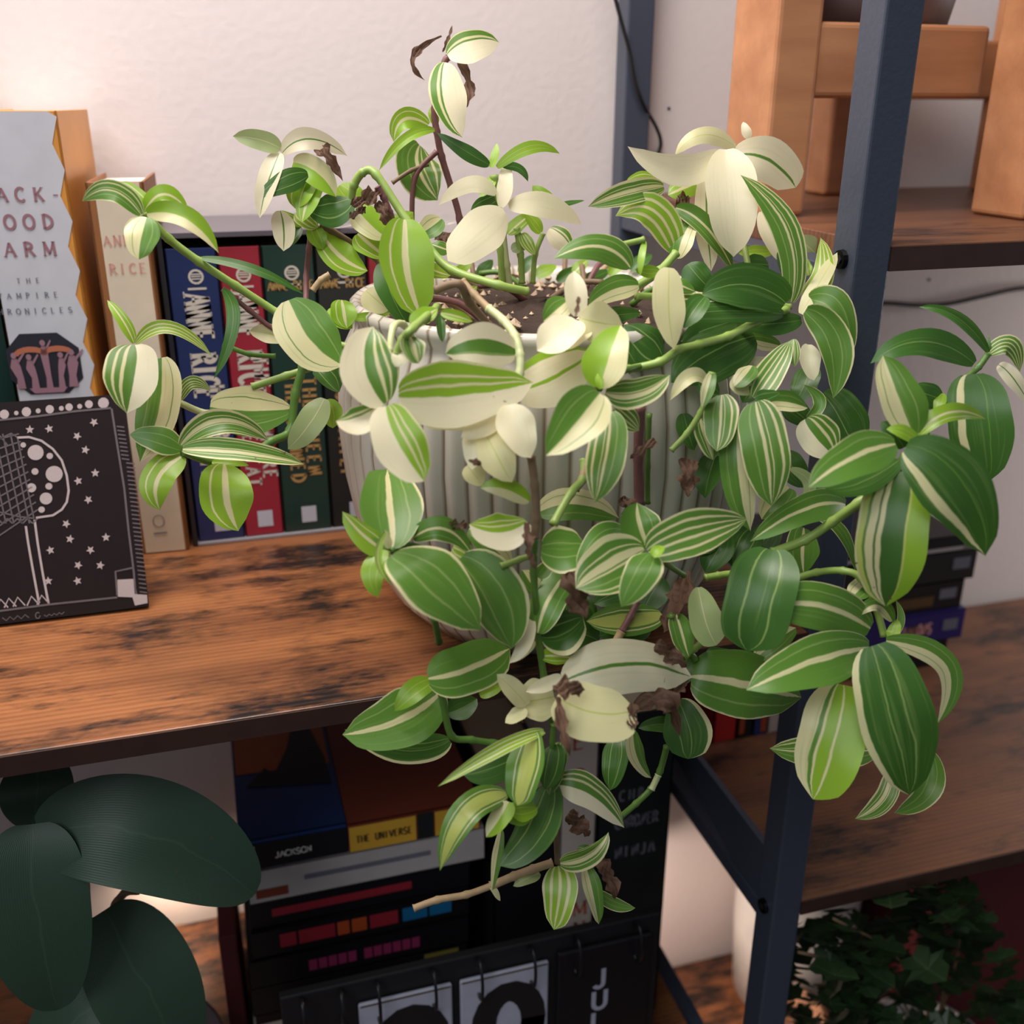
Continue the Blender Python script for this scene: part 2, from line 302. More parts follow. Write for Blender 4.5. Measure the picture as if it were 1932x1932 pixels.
# ------------------------------------------------------------------ lettering (stroke letters with serifs)
def arc(cx, cy, rx, ry, a0, a1, n=10):
    return [(cx+rx*math.cos(R_(a0+(a1-a0)*i/n)), cy+ry*math.sin(R_(a0+(a1-a0)*i/n))) for i in range(n+1)]
GL = {
 'A': [[(.02, 0), (.36, 1)], [(.36, 1), (.72, 0)], [(.16, .35), (.57, .35)]], 'B': [[(.12, 0), (.12, 1)], arc(.12, .76, .45, .24, 90, -90), arc(.12, .26, .52, .26, 90, -90)],
 'C': [arc(.40, .5, .36, .5, 45, 315, 14)], 'D': [[(.12, 0), (.12, 1)], arc(.12, .5, .58, .5, 90, -90, 14)], 'E': [[(.12, 0), (.12, 1)], [(.12, 1), (.6, 1)], [(.12, .52), (.5, .52)], [(.12, 0), (.62, 0)]],
 'F': [[(.12, 0), (.12, 1)], [(.12, 1), (.6, 1)], [(.12, .52), (.5, .52)]], 'G': [arc(.40, .5, .36, .5, 45, 330, 14), [(.72, .05), (.72, .42)], [(.5, .42), (.72, .42)]],
 'H': [[(.1, 0), (.1, 1)], [(.66, 0), (.66, 1)], [(.1, .5), (.66, .5)]], 'I': [[(.3, 0), (.3, 1)]], 'J': [[(.5, 1), (.5, .22)], arc(.3, .22, .2, .22, 0, -160)],
 'K': [[(.12, 0), (.12, 1)], [(.12, .42), (.64, 1)], [(.28, .58), (.68, 0)]], 'L': [[(.12, 0), (.12, 1)], [(.12, 0), (.6, 0)]], 'M': [[(.06, 0), (.1, 1)], [(.1, 1), (.42, .12)], [(.42, .12), (.74, 1)], [(.74, 1), (.78, 0)]],
 'N': [[(.1, 0), (.1, 1)], [(.1, 1), (.66, 0)], [(.66, 0), (.66, 1)]], 'O': [arc(.4, .5, .36, .5, 0, 360, 20)], 'P': [[(.12, 0), (.12, 1)], arc(.12, .74, .48, .26, 90, -90)],
 'Q': [arc(.4, .5, .36, .5, 0, 360, 20), [(.45, .2), (.74, -.12)]], 'R': [[(.12, 0), (.12, 1)], arc(.12, .75, .46, .25, 90, -90), [(.34, .5), (.7, 0)]],
 'S': [arc(.36, .74, .26, .26, 30, 270), arc(.36, .24, .28, .24, 90, -150)], 'T': [[(.36, 0), (.36, 1)], [(.02, 1), (.7, 1)]], 'U': [[(.1, 1), (.1, .3)], arc(.37, .3, .27, .3, 180, 360), [(.64, .3), (.64, 1)]],
 'V': [[(.02, 1), (.36, 0)], [(.36, 0), (.72, 1)]], 'W': [[(.0, 1), (.24, 0)], [(.24, 0), (.44, 1)], [(.44, 1), (.66, 0)], [(.66, 0), (.88, 1)]], 'Y': [[(.02, 1), (.36, .5)], [(.72, 1), (.36, .5)], [(.36, .5), (.36, 0)]],
 '-': [[(.1, .42), (.45, .42)]], ' ': [], '2': [arc(.36, .7, .28, .3, 170, -40), [(.58, .5), (.08, 0)], [(.08, 0), (.7, 0)]], '9': [arc(.36, .68, .28, .32, 0, 360, 18), [(.64, .68), (.6, .3)], arc(.34, .24, .27, .24, 10, -150)],
}
def stroke_geo(pts, wd, V, Fc, closed=False):
    """flat ribbon along 2-D points, appended to V (2-D) and Fc"""
    n = len(pts); b0 = len(V)
    for i, p in enumerate(pts):
        a = pts[max(i-1, 0)]; c = pts[min(i+1, n-1)]
        if abs(pts[0][0]-pts[-1][0])+abs(pts[0][1]-pts[-1][1]) < 1e-6 and n > 3:
            a = pts[i-1] if i > 0 else pts[-2]; c = pts[i+1] if i < n-1 else pts[1]
        dx, dy = c[0]-a[0], c[1]-a[1]; l = math.hypot(dx, dy) or 1
        V += [(p[0]-dy/l*wd/2, p[1]+dx/l*wd/2), (p[0]+dy/l*wd/2, p[1]-dx/l*wd/2)]
    for i in range(n-1): Fc.append((b0+2*i, b0+2*i+1, b0+2*i+3, b0+2*i+2))
def text_geo(s, size, adv, wt=.15, serif=True, aspect=1.0):
    V, Fc = [], []; x = 0
    for ch in s:
        for st in GL.get(ch, []):
            wd = wt
            if len(st) == 2:
                dx, dy = st[1][0]-st[0][0], st[1][1]-st[0][1]
                if abs(dy) < .05: wd = wt*.55
                elif dx*dy > 0 and ch in 'AVWMKN' and serif: wd = wt*.6
            stroke_geo([(x+p[0]*size*aspect, p[1]*size) for p in st], wd*size, V, Fc)
            if serif and len(st) == 2 and abs(st[0][1]-st[1][1]) > .3:
                for p in st:
                    if p[1] in (0, 1) and not (ch in 'AVWM' and abs(p[0]-.36) < .02):
                        stroke_geo([(x+(p[0]*aspect-.13)*size, p[1]*size), (x+(p[0]*aspect+.13)*size, p[1]*size)], .055*size, V, Fc)
        x += adv
    return V, Fc, x
def place2d(name, V2, Fc, origin, ux, uy, mat, parent, lift=.0003):
    n = ux.cross(uy).normalized()
    return mk(name, [origin+ux*v[0]+uy*v[1]+n*lift for v in V2], Fc, mat, parent)
def text(s, origin, ux, uy, size, adv, mat, parent, wt=.15, serif=True, center=False, aspect=1.0, lift=.0003):
    V, Fc, wdt = text_geo(s, size, adv, wt, serif, aspect)
    if center: V = [(v[0]-wdt/2, v[1]) for v in V]
    return place2d('lettering', V, Fc, Vector(origin), ux, uy, mat, parent, lift)
X_, Y_, Z_ = Vector((1, 0, 0)), Vector((0, 1, 0)), Vector((0, 0, 1))
def ngon(cx, cy, rx, ry, n, a0=0): return [(cx+rx*math.cos(a0+2*math.pi*i/n), cy+ry*math.sin(a0+2*math.pi*i/n)) for i in range(n)]

# ------------------------------------------------------------------ room
WALL = .297
tag(box('floor', -1.6, 2.2, -2.6, WALL, -1.1, -1.0, M['edge'], bevel=0), 'dark floor below the shelving', None, None, 'structure')
tag(box('wall_back', -1.6, 2.2, WALL, WALL+.1, -1.2, 1.6, M['wall'], bevel=0), 'pale off-white painted wall behind the shelves', None, None, 'structure')

wl = bpy.data.objects['wall_back']
for px_, py_ in ((1262, 205), (1754, 528)):
    q = W(px_, py_, WALL-.0004); mk('nail_hole', [q+Vector((.0012*math.cos(a_*.785), 0, .0012*math.sin(a_*.785))) for a_ in range(8)], [tuple(range(8))], M['cord'], wl)
# ------------------------------------------------------------------ shelving unit
PX0, PX1, PD = .279, .2975, .0183
sh = thing('shelving_unit', 'black metal shelving unit with rustic brown wooden boards at staggered heights', 'shelf', (.288, .15, -1.0))
for (x0, x1) in ((PX0, PX1), (-.62, -.60), (.93, .95)):
    for (y0, y1) in ((0, PD), (.2735, .2918)):
        box('post', x0, x1, y0, y1, -1.0, .62, M['metal'], sh, .0012)
def board(x0, x1, z, mat, th=.0103):
    b_ = box('board', x0, x1, .0006, .289, z-th, z, mat, sh, .0007)
    box('edge_band', x0, x1, -.0002, .0006, z-th, z-.0006, M['edge'], b_, 0)
board(-.60, PX0, 0, M['wood']); board(-.60, PX0, -.363, M['wood'])
board(PX1, .93, .1925, M['wood2'], .0113); board(PX1, .93, -.18, M['wood2']); board(PX1, .93, -.537, M['wood'])
for z in (.1925, -.18, -.537, 0, -.363):
    br = box('side_rail', PX0+.001, PX1-.0015, PD, .2735, z-.0215, z-.0105, M['metal'], sh, .0006)
    for y in (.0092,):
        V, Fc = tube_geo([Vector((PX0-.0022, y, z-.0065)), Vector((PX0+.001, y, z-.0065))], [.0042, .0046], 12)
        bo = mk('bolt', V, Fc, M['steel'], sh)
        V, Fc = tube_geo([Vector((PX0-.0027, y, z-.0065)), Vector((PX0-.002, y, z-.0065))], [.0022, .0022], 6)
        mk('bolt_socket', V, Fc, M['cord'], bo)
# diagonal plate joining the front post to the lower side rail
V, Fc = [], []
for xx in (PX0+.002, PX0+.006):
    V += [(xx, PD, -.152), (xx, .12, -.150), (xx, .2735, -.150), (xx, .2735, -.172), (xx, .12, -.172), (xx, PD, -.196)]
Fc = [(5, 4, 3, 2, 1, 0), (6, 7, 8, 9, 10, 11)]+[(i, (i+1) % 6, 6+(i+1) % 6, 6+i) for i in range(6)]
mk('brace', V, Fc, M['metal'], sh)

# ------------------------------------------------------------------ books on the main shelf
def standing(name, label, x0, x1, y0, y1, z0, z1, cov, pages, group=None, th=.0016, rnd=0, xf=None):
    t = thing(name, label, 'book', ((x0+x1)/2, y0, z0), group)
    bm = box_bm(x0, x0+th, y0, y1, z0, z1, .0004)
    for a in ((x1-th, x1, y0, y1), (x0, x1, y0, y0+th)):
        b2 = box_bm(a[0], a[1], a[2], a[3], z0, z1, .0004)
        me = bpy.data.meshes.new('t'); b2.to_mesh(me); b2.free(); bm.from_mesh(me); bpy.data.meshes.remove(me)
    c = from_bm('cover', bm, cov, t, xf=xf)
    box('pages', x0+th, x1-th, y0+th, y1-.002, z0+.002, z1-.003, pages, t, 0, xf=xf)
    return t, c
# tall white jacketed hardcover
fx0, fx1, fy = -.1035, -.0615, .2
t, c = standing('hardcover_book', 'tall pale grey hardcover with zigzag orange jacket edge and octagonal picture', fx0, fx1, fy, .290, .0003, .247, M['jacket orange'], M['paperw'], 'hardcovers beside the box set')
zz = []; z = .0008; k = 0
while z < .2465:
    zz.append((fx1-.0001 if k % 2 else fx1-.0042, z)); z += .0128; k += 1
zz.append((fx1-.004, .2465))
V = [(fx0+.0003, .0008)]+zz+[(fx0+.0003, .2465)]
# jagged jacket panel as a strip of quads
V2, F2 = [], []
for i, (x, z) in enumerate(zz):
    V2 += [(fx0+.0003, z), (x, z)]
    if i: F2.append((2*i-2, 2*i-1, 2*i+1, 2*i))
jk = place2d('spine_panel', V2, F2, Vector((0, fy, 0)), X_, Z_, M['jacket white'], t, .0004)
def ftext(s, xr, yb, capx, advx, mat, wt=.16):
    p = W(xr, yb, fy); k = pxsize(p)
    V, Fc, wd = text_geo(s, capx*k, advx*k, wt)
    mx = max(v[0] for v in V); V = [(v[0]-mx, v[1]) for v in V]
    place2d('lettering', V, Fc, p, X_, Z_, mat, t, .0008)
ftext('BLACK-', 112, 378, 24, 32, M['ink rose'], .19); ftext('WOOD', 104, 430, 25, 33.5, M['ink rose'], .19); ftext('FARM', 109, 481, 25, 34, M['ink rose'], .19)
ftext('THE', 75, 533, 9, 17, M['ink grey']); ftext('VAMPIRE', 110, 560, 10, 16.5, M['ink grey']); ftext('CHRONICLES', 138, 588, 10, 15.2, M['ink grey'])
p = W(85, 686, fy); k = pxsize(p)
oc = mk('cover_picture', [p+X_*v[0]+Z_*v[1]-Y_*.0008 for v in [(a*k, b*k) for a, b in ((-36, 58), (30, 58), (64, 28), (64, -30), (34, -58), (-34, -58), (-64, -28), (-64, 28))]], [tuple(range(8))[::-1]], M['oct dark'], t)
def blob(pts, mat, par=oc, lift=.0012):
    mk('painted_figure', [p+X_*a*k+Z_*b*k-Y_*lift for a, b in pts], [tuple(range(len(pts)))], mat, par)
for cx, sx in ((-22, 1), (26, -1)):
    blob([(cx+30*math.cos(a), 18+16*math.sin(a)) for a in [math.pi*i/8 for i in range(9)]]+[(cx+22*math.cos(a), 16+7*math.sin(a)) for a in [math.pi*i/8 for i in range(8, -1, -1)]], M['fig orange'])
for cx, top, wd, lean in ((-52, 18, 9, 6), (-26, 14, 8, 5), (2, 40, 7, 2), (30, 16, 7, -4), (50, 20, 10, -3)):
    blob(ngon(cx, top, 5, 6, 10), M['fig mauve'], lift=.0014)
    blob([(cx-wd*.5, top-6), (cx-wd, top-22), (cx-wd*.7+lean, -26), (cx-wd+lean, -46), (cx+wd*.7+lean, -46), (cx+wd*.6+lean, -24), (cx+wd, top-20), (cx+wd*.5, top-6)], M['fig mauve'])
    blob([(cx+wd*.5, top-10), (cx+wd*2, top+6), (cx+wd*2.2, top+3), (cx+wd*.7, top-16)], M['fig mauve'])
blob([(-34, -46), (34, -46), (26, -56), (-26, -56)], M['fig mauve'])
t.rotation_euler.z = R_(-5)
# short dark book at the far left behind the tile
t, c = standing('dark_book', 'dark green book at the left edge beside the zigzag hardcover', -.1500, -.1055, .212, .288, .0003, .205, M['spine green'], M['paper'])
# slimmer cream hardcover
t, c = standing('hardcover_book', 'cream hardcover with brown cloth sides between zigzag book and box set', -.0530, -.0240, .197, .275, .0003, .2122, M['cloth brown'], M['paperw'], 'hardcovers beside the box set')
box('spine_panel', -.0487, -.0262, .1964, .1971, .0008, .2117, M['jacket cream'], t, 0)
for s, xx, yy in (('ANNE', 196, 464), ('RICE', 207, 517)):
    pp = W(xx, yy, .1962); k = pxsize(pp); text(s, pp, X_, Z_, 18*k, 18*k, M['ink pink'], t, .14)
pp = W(302, 1000, .1962); k = pxsize(pp)
V, Fc = [], []; stroke_geo([(a*k, b*k) for a, b in ngon(0, 18, 10, 12, 16)]+[(10*k, 18*k)], 1.6*k, V, Fc); stroke_geo([(-12*k, -6*k), (12*k, -6*k)], 3*k, V, Fc)
place2d('publisher_mark', V, Fc, pp, X_, Z_, M['ink grey'], t)
t.rotation_euler.z = R_(-3)
# box set
BX0, BX1, BY, BZ = -.0215, .1230, .201, .1815
t = thing('slipcase', 'black cardboard slipcase holding a row of paperbacks', 'slipcase', (.05, .25, .0003))
box('side_panel', BX0, BX0+.0028, BY-.001, .289, .0003, BZ+.0035, M['slip black'], t, .0004)
box('side_panel', BX1-.0028, BX1, BY-.001, .289, .0003, BZ+.0035, M['slip black'], t, .0004)
tp = box('top_panel', BX0+.0028, BX1-.0028, BY-.001, .289, BZ+.0005, BZ+.0035, M['slip grey'], t, .0003)
box('bottom_panel', BX0+.0028, BX1-.0028, BY-.001, .289, .0003, .0022, M['film'], t, .0003)
box('back_panel', BX0+.0028, BX1-.0028, .2865, .289, .0022, BZ+.0005, M['slip black'], t, 0)
pp = WZ(430, 436, BZ+.0035); V, Fc = [], []
stroke_geo([(.0+i*.0042, .004*math.sin(i*2.1)+.003*math.sin(i*.9)) for i in range(24)], .0022, V, Fc)
stroke_geo([(.003+i*.005, .009+.003*math.sin(i*1.7+1)) for i in range(18)], .0016, V, Fc)
place2d('lettering', [(v[0]+.04, v[1]+.004) for v in V], Fc, Vector((pp.x, pp.y, BZ+.0035)), X_, Y_, M['ink silver'], tp, .0003)
bw = ((-.0180, .0093, 'spine blue', 'navy blue'), (.0099, .0329, 'spine red', 'crimson red'), (.0335, .0626, 'spine green', 'dark green'), (.0632, .0925, 'spine black', 'charcoal black'), (.0931, .1195, 'spine red', 'maroon'))
TIT = (('INTERVIEW', 'VAMPIRE'), ('THE VAMPIRE', 'LESTAT'), ('THE QUEEN', 'THE DAMNED'), ('THE TALE', 'BODY THIEF'), None)
for (x0, x1, mk_, cn), ti in zip(bw, TIT):
    t, c = standing('paperback_book', cn+' paperback spine in the black slipcase', x0, x1, BY+.0008, .2855, .0026, .1765, M[mk_], M['paper'], 'paperbacks in the box set', .0012)
    xm = (x0+x1)/2; yf = BY+.0008
    if ti is None: continue
    V, Fc = [], []; stroke_geo([(v[0], v[1]) for v in ngon(0, 0, .0036, .0036, 14)]+[(.0036, 0)], .0012, V, Fc)
    for dz in (-.0012, .0002, .0014): stroke_geo([(-.0026, dz), (.0026, dz)], .0007, V, Fc)
    stroke_geo([(-.005, -.0066), (.005, -.0066)], .0012, V, Fc)
    place2d('publisher_mark', V, Fc, Vector((xm+.0015, yf, .161)), X_, Z_, M['ink silver'], t)
    ink = M['ink silver'] if mk_ in ('spine blue', 'spine red') else M['ink gold']
    if mk_ in ('spine blue', 'spine red'): text('ANNE RICE', (xm-.0060, yf, .1515), -Z_, X_, .0135, .0068, ink, t, .2, aspect=.60)
    else: text('ANNE RICE', (xm+.0005, yf, .1515), X_, Z_, .0050, .0029, ink, t, .2, aspect=.75, center=True)
    for q, dx in ((ti[0], .0025), (ti[1], -.0075)): text(q, (xm+dx, yf, .033+.0070*len(q)+(.004 if dx > 0 else 0)), -Z_, X_, .0080, .0070, ink, t, .22, aspect=.85)
    if mk_ != 'spine blue' or 1:
        mk('price_label', [Vector((xm+a, yf-.0003, z)) for a, z in ((-.0035, .008), (.0055, .008), (.0055, .0185), (-.0035, .0185))], [(0, 1, 2, 3)], M['label white'], t)

# ------------------------------------------------------------------ black art tile
TY0, TLEAN = .1212, .30
tn = Vector((0, -math.cos(math.atan(TLEAN)), math.sin(math.atan(TLEAN)))); tu = Vector((0, math.sin(math.atan(TLEAN)), math.cos(math.atan(TLEAN))))
tp0 = Vector((-.0452, TY0, .0004))
TWD, THT, TTH = .122, .1125, .006
t = thing('art_tile', 'black tile with chalk white drawing of a mushroom and stars, leaning on books', 'art tile', (-.109, TY0, .0))
V = [tp0+X_*a+tu*b-tn*c for c in (0, TTH) for a, b in ((-TWD, 0), (0, 0), (0, THT), (-TWD, THT))]
V = [v+Z_*.0016 for v in V]
panel = mk('panel', V, [(0, 1, 2, 3), (7, 6, 5, 4), (0, 4, 5, 1), (1, 5, 6, 2), (2, 6, 7, 3), (3, 7, 4, 0)], M['slate'], t)
tp0 = tp0+Z_*.0016
def tl(x, y):                           # crop coordinates of the drawing -> tile plane (metres)
    q = WP(x/4.2, 740+y/4.2, tp0, tn)-tp0; return (q.dot(X_), q.dot(tu))
def draw(name, lines, wd, mat, polys=()):
    V, Fc = [], []
    for ln in lines: stroke_geo([tl(*a) for a in ln], wd, V, Fc)
    for pl in polys:
        b0 = len(V); V += [tl(*a) for a in pl]; Fc.append(tuple(range(b0, b0+len(pl)))[::-1])
    place2d(name, V, Fc, tp0, X_, tu, mat, panel, .0003)
draw('mushroom_outline', [[(135, 360), (230, 355), (330, 385), (420, 450), (490, 540), (530, 660), (545, 780), (530, 870), (490, 930), (420, 975), (285, 995)], [(205, 1060), (225, 1200), (260, 1400), (310, 1670)], [(275, 1010), (300, 1200), (340, 1440), (385, 1670)]], .0011, M['chalk'])
hl = [[(-40+i*62, 330), (-40+i*62+150, 1040)] for i in range(-2, 3)] + [[(-40, 380+i*78), (150+i*15, 330+i*60)] for i in range(0, 11)]+[[(0, 950), (150, 985), (275, 1000)], [(140, 360), (200, 680), (270, 1000)], [(0, 370), (90, 325), (140, 360)], [(0, 345), (60, 420)]]
hl += [[(i*40-20, 1000+(i % 2)*40), (i*40+20, 1040-(i % 2)*40)] for i in range(8)]
draw('hatching', hl, .0007, M['chalk dim'])
for (cx, cy, r) in ((283, 478, 64), (185, 418, 22), (395, 505, 26), (278, 628, 28), (430, 648, 68), (388, 745, 28), (365, 842, 50), (330, 930, 26), (250, 757, 38)):
    draw('dot', [], .001, M['chalk'], [ngon(cx, cy, r, r*.95, 16)[::-1]])
for i, (cx, cy) in enumerate(((237, 297), (390, 290), (745, 238), (612, 348), (677, 457), (755, 640), (620, 703), (700, 852), (525, 1042), (555, 1163), (840, 1150), (400, 1252), (717, 1250), (620, 1370), (795, 1372), (383, 1495), (615, 1495))):
    r = 36; pts = [(cx+(r if j % 2 == 0 else r*.45)*math.sin(j*math.pi/5+i), cy-(r if j % 2 == 0 else r*.45)*math.cos(j*math.pi/5+i)) for j in range(10)]
    draw('star', [], .001, M['chalk'], [pts])
draw('border_line', [[(-20, 222), (300, 190), (600, 150), (880, 125)], [(885, 130), (930, 420), (985, 760), (1020, 1100), (1060, 1420), (1075, 1600)], [(-20, 1735), (400, 1680), (930, 1625)], [(1055, 1390), (915, 1420), (930, 1610)]], .0010, M['chalk dim'])
draw('edge_hatching', [[(1000+i*3.6, 560+i*34), (1070+i*3.2, 568+i*34)] for i in range(31)]+[[(925+i*5, 270+i*32), (985+i*5, 278+i*32)] for i in range(9)], .0007, M['chalk dim'])
draw('corner_block', [], .001, M['chalk'], [[(930, 1485), (1070, 1478), (1085, 1600), (1165, 1605), (1170, 1670), (1070, 1690), (1050, 1625), (935, 1620)]])
for cx, cy, r in ((35, 175, 38), (130, 165, 18), (210, 155, 38), (303, 148, 20), (395, 135, 34), (487, 128, 20), (548, 118, 30), (632, 112, 20), (705, 95, 32), (820, 85, 44)):
    draw('dot', [], .001, M['chalk'], [ngon(cx, cy, r, r, 10)[::-1]])
for i, cx in enumerate((5, 70, 140, 250, 330)):
    draw('grass', [[(cx-35, 1715-i*8), (cx, 1640-i*8), (cx+60, 1705-i*8)]], .0007, M['chalk'])
draw('signature', [[(20+i*30, 1800-i*4+(14 if i % 2 else -14)) for i in range(8)], [(300+18*math.cos(a/2), 1768+24*math.sin(a/2)) for a in range(12)], [(350+i*20, 1772-i*3+(8 if i % 2 else -8)) for i in range(9)]], .0005, M['chalk dim'])

# ------------------------------------------------------------------ lower left: stack of books, upright books, calendar, plant
def lying(name, label, x0, x1, y0, y1, z0, z1, cov, pages, group, th=.0011):
    t = thing(name, label, 'book', ((x0+x1)/2, (y0+y1)/2, z0), group)
    bm = box_bm(x0, x1, y0, y1, z0, z0+th, .0003)
    for a in ((y0, y1, z1-th, z1), (y0, y0+th, z0, z1)):
        b2 = box_bm(x0, x1, a[0], a[1], a[2], a[3], .0003)
        me = bpy.data.meshes.new('t'); b2.to_mesh(me); b2.free(); bm.from_mesh(me); bpy.data.meshes.remove(me)
    c = from_bm('cover', bm, cov, t)
    box('pages', x0+.002, x1-.002, y0+th, y1-.002, z0+th, z1-th, pages, t, 0)
    return t
def patch(name, x0, x1, z0, z1, y, mat, par): mk(name, [(x0, y-.0004, z0), (x1, y-.0004, z0), (x1, y-.0004, z1), (x0, y-.0004, z1)], [(0, 1, 2, 3)], mat, par)
SY = .11
lv = [-.3628, -.338, -.313, -.289, -.2655, -.243, -.2215, -.1985, -.1875, -.1735, -.1515]
G_ = 'books stacked under the main shelf'
t = lying('paperback_book', 'orange and black paperback at the bottom of the dark stack', -.020, .125, SY+.002, .25, lv[0], lv[1]-.0002, M['cov black'], M['paper'], G_)
t = lying('paperback_book', 'cream edged paperback low in the dark stack behind the calendar', -.018, .122, SY-.002, .25, lv[1], lv[2]-.0002, M['cov cream'], M['paper'], G_)
t = lying('paperback_book', 'black paperback with orange print blocks low in the dark stack', -.016, .124, SY+.001, .25, lv[2], lv[3]-.0002, M['cov black'], M['paper'], G_)
patch('print_block', .030, .058, lv[2]+.004, lv[3]-.004, SY+.001, M['ink orange'], t); patch('print_block', .062, .085, lv[2]+.004, lv[3]-.003, SY+.001, M['ink brown'], t); patch('print_block', .09, .118, lv[2]+.006, lv[3]-.003, SY+.001, M['ink orange'], t); patch('print_block', -.014, .026, lv[2]+.003, lv[3]-.008, SY+.001, M['cov cream'], t)
t = lying('paperback_book', 'plain black paperback with olive label in the dark stack', -.017, .123, SY, .25, lv[3], lv[4]-.0002, M['cov black'], M['paper'], G_)
patch('print_block', .094, .117, lv[3]+.005, lv[4]-.003, SY, M['ink olive'], t)
t = lying('paperback_book', 'black paperback with pink title in the dark stack', -.016, .124, SY-.001, .25, lv[4], lv[5]-.0002, M['cov black'], M['paper'], G_)
[patch('print_block', .020+i_*.0062+(.004 if i_ > 4 else 0), .0252+i_*.0062+(.004 if i_ > 4 else 0), lv[4]+.006, lv[4]+.0145, SY-.001, M['ink pinkred'], t) for i_ in range(11)]
t = lying('paperback_book', 'black paperback with red and orange title and blue block in the dark stack', -.013, .125, SY, .25, lv[5], lv[6]-.0002, M['cov black'], M['paper'], G_)
for a, b_, mm in ((.004, .014, 'ink red'), (.0155, .038, 'ink red'), (.0395, .047, 'ink orange'), (.0485, .058, 'ink orange'), (.060, .078, 'ink red'), (.081, .097, 'ink blue'), (.0985, .113, 'ink blue')):
    patch('print_block', a, b_, lv[5]+.006, lv[6]-.005, SY, M[mm], t)
t = lying('paperback_book', 'black paperback with thin red line of print under the grey book', -.012, .126, SY+.002, .25, lv[6], lv[7]-.0002, M['cov black'], M['paper'], G_)
patch('print_block', .001, .088, lv[6]+.008, lv[7]-.009, SY+.002, M['ink red'], t)
t = lying('magazine', 'thin pale grey booklet in the stack under the yellow and black books', -.011, .135, SY-.002, .25, lv[7]+.0002, lv[9]-.0002, M['cov grey'], M['paperw'], G_)
patch('print_block', -.007, .012, lv[7]+.004, lv[7]+.0105, SY-.002, M['cov brown'], t); patch('print_block', .022, .100, lv[7]+.012, lv[7]+.0155, SY-.002, M['ink dimgrey'], t)
t = lying('paperback_book', 'black spined paperback with blue and orange cover on top of the stack', -.0135, .0495, SY-.001, .255, lv[9], lv[10], M['cov navy'], M['paper'], G_)
patch('print_block', -.0128, .0490, lv[9]+.0008, lv[10]-.003, SY-.0012, M['cov black'], t); patch('print_block', -.0128, -.005, lv[9]+.0015, lv[10]-.004, SY-.0018, M['label white'], t)
text('JACKSON', (.006, SY-.0018, lv[9]+.007), X_, Z_, .0042, .0031, M['ink white'], t, .2, False)
mk('cover_picture', [(-.012, .175, lv[10]+.0004), (.047, .172, lv[10]+.0004), (.048, .254, lv[10]+.0004), (-.012, .254, lv[10]+.0004)], [(0, 1, 2, 3)], M['cov rust'], t)
mk('cover_picture', [(-.006, .160, lv[10]+.0006), (.006, .178, lv[10]+.0006), (.012, .170, lv[10]+.0006), (.022, .196, lv[10]+.0006), (.028, .226, lv[10]+.0006), (.038, .224, lv[10]+.0006), (.045, .180, lv[10]+.0006), (.046, .150, lv[10]+.0006)], [tuple(range(7, -1, -1))], M['cov black'], t)
t = lying('paperback_book', 'yellow spined paperback with rust brown cover on top of the stack', .0500, .132, SY-.002, .255, lv[9], lv[10]-.001, M['cov brown'], M['paper'], G_)
patch('print_block', .0506, .0915, lv[9]+.0008, lv[10]-.003, SY-.0022, M['cov yellow'], t); patch('print_block', .0925, .1025, lv[9]+.001, lv[10]-.002, SY-.0022, M['spine black'], t); patch('print_block', .1035, .1315, lv[9]+.0008, lv[10]-.003, SY-.0022, M['cov yellow'], t)
text('THE UNIVERSE', (.0545, SY-.0026, lv[9]+.007), X_, Z_, .005, .0029, M['ink brown'], t, .2, False, aspect=.7)
# little maroon box left of the stack
tag(box('maroon_box', -.0335, -.0225, .135, .25, -.3628, -.243, M['cov maroon']), 'narrow maroon upright book end beside the dark stack', 'book')
# upright books
U0 = 'upright books right of the stack'
t, c = standing('paperback_book', 'black upright book between the stack and the cream spine', .140, .184, .105, .26, -.3628, -.150, M['cov black'], M['paper'], U0)
t, c = standing('paperback_book', 'cream spined upright book with orange lettering under the plant', .1845, .2095, .104, .26, -.3628, -.095, M['cov cream'], M['paper'], U0)
for s, px, py in (('E', 1094, 1415), ('C', 1094, 1480), ('I', 1092, 1560), ('A', 1092, 1640), ('M', 1095, 1728), ('N', 1095, 1765)):
    pp = W(px-14, py, .104); text(s, pp, X_, Z_, .011, .01, M['ink coral'], t, .16)
t, c = standing('hardcover_book', 'thick charcoal upright book with dim grey title beside the end frame', .2102, .2620, .104, .26, -.3628, -.105, M['spine black'], M['paper'], U0)
for s, px, py, sz, ad in (('CHR', 1168, 1512, .008, .0066), ('GARDNER', 1160, 1565, .009, .0044), ('NINJA', 1160, 1620, .009, .0060)):
    pp = W(px, py, .104); text(s, pp, X_, Z_, sz, ad, M['ink dimgrey'], t, .2, False, aspect=.66)
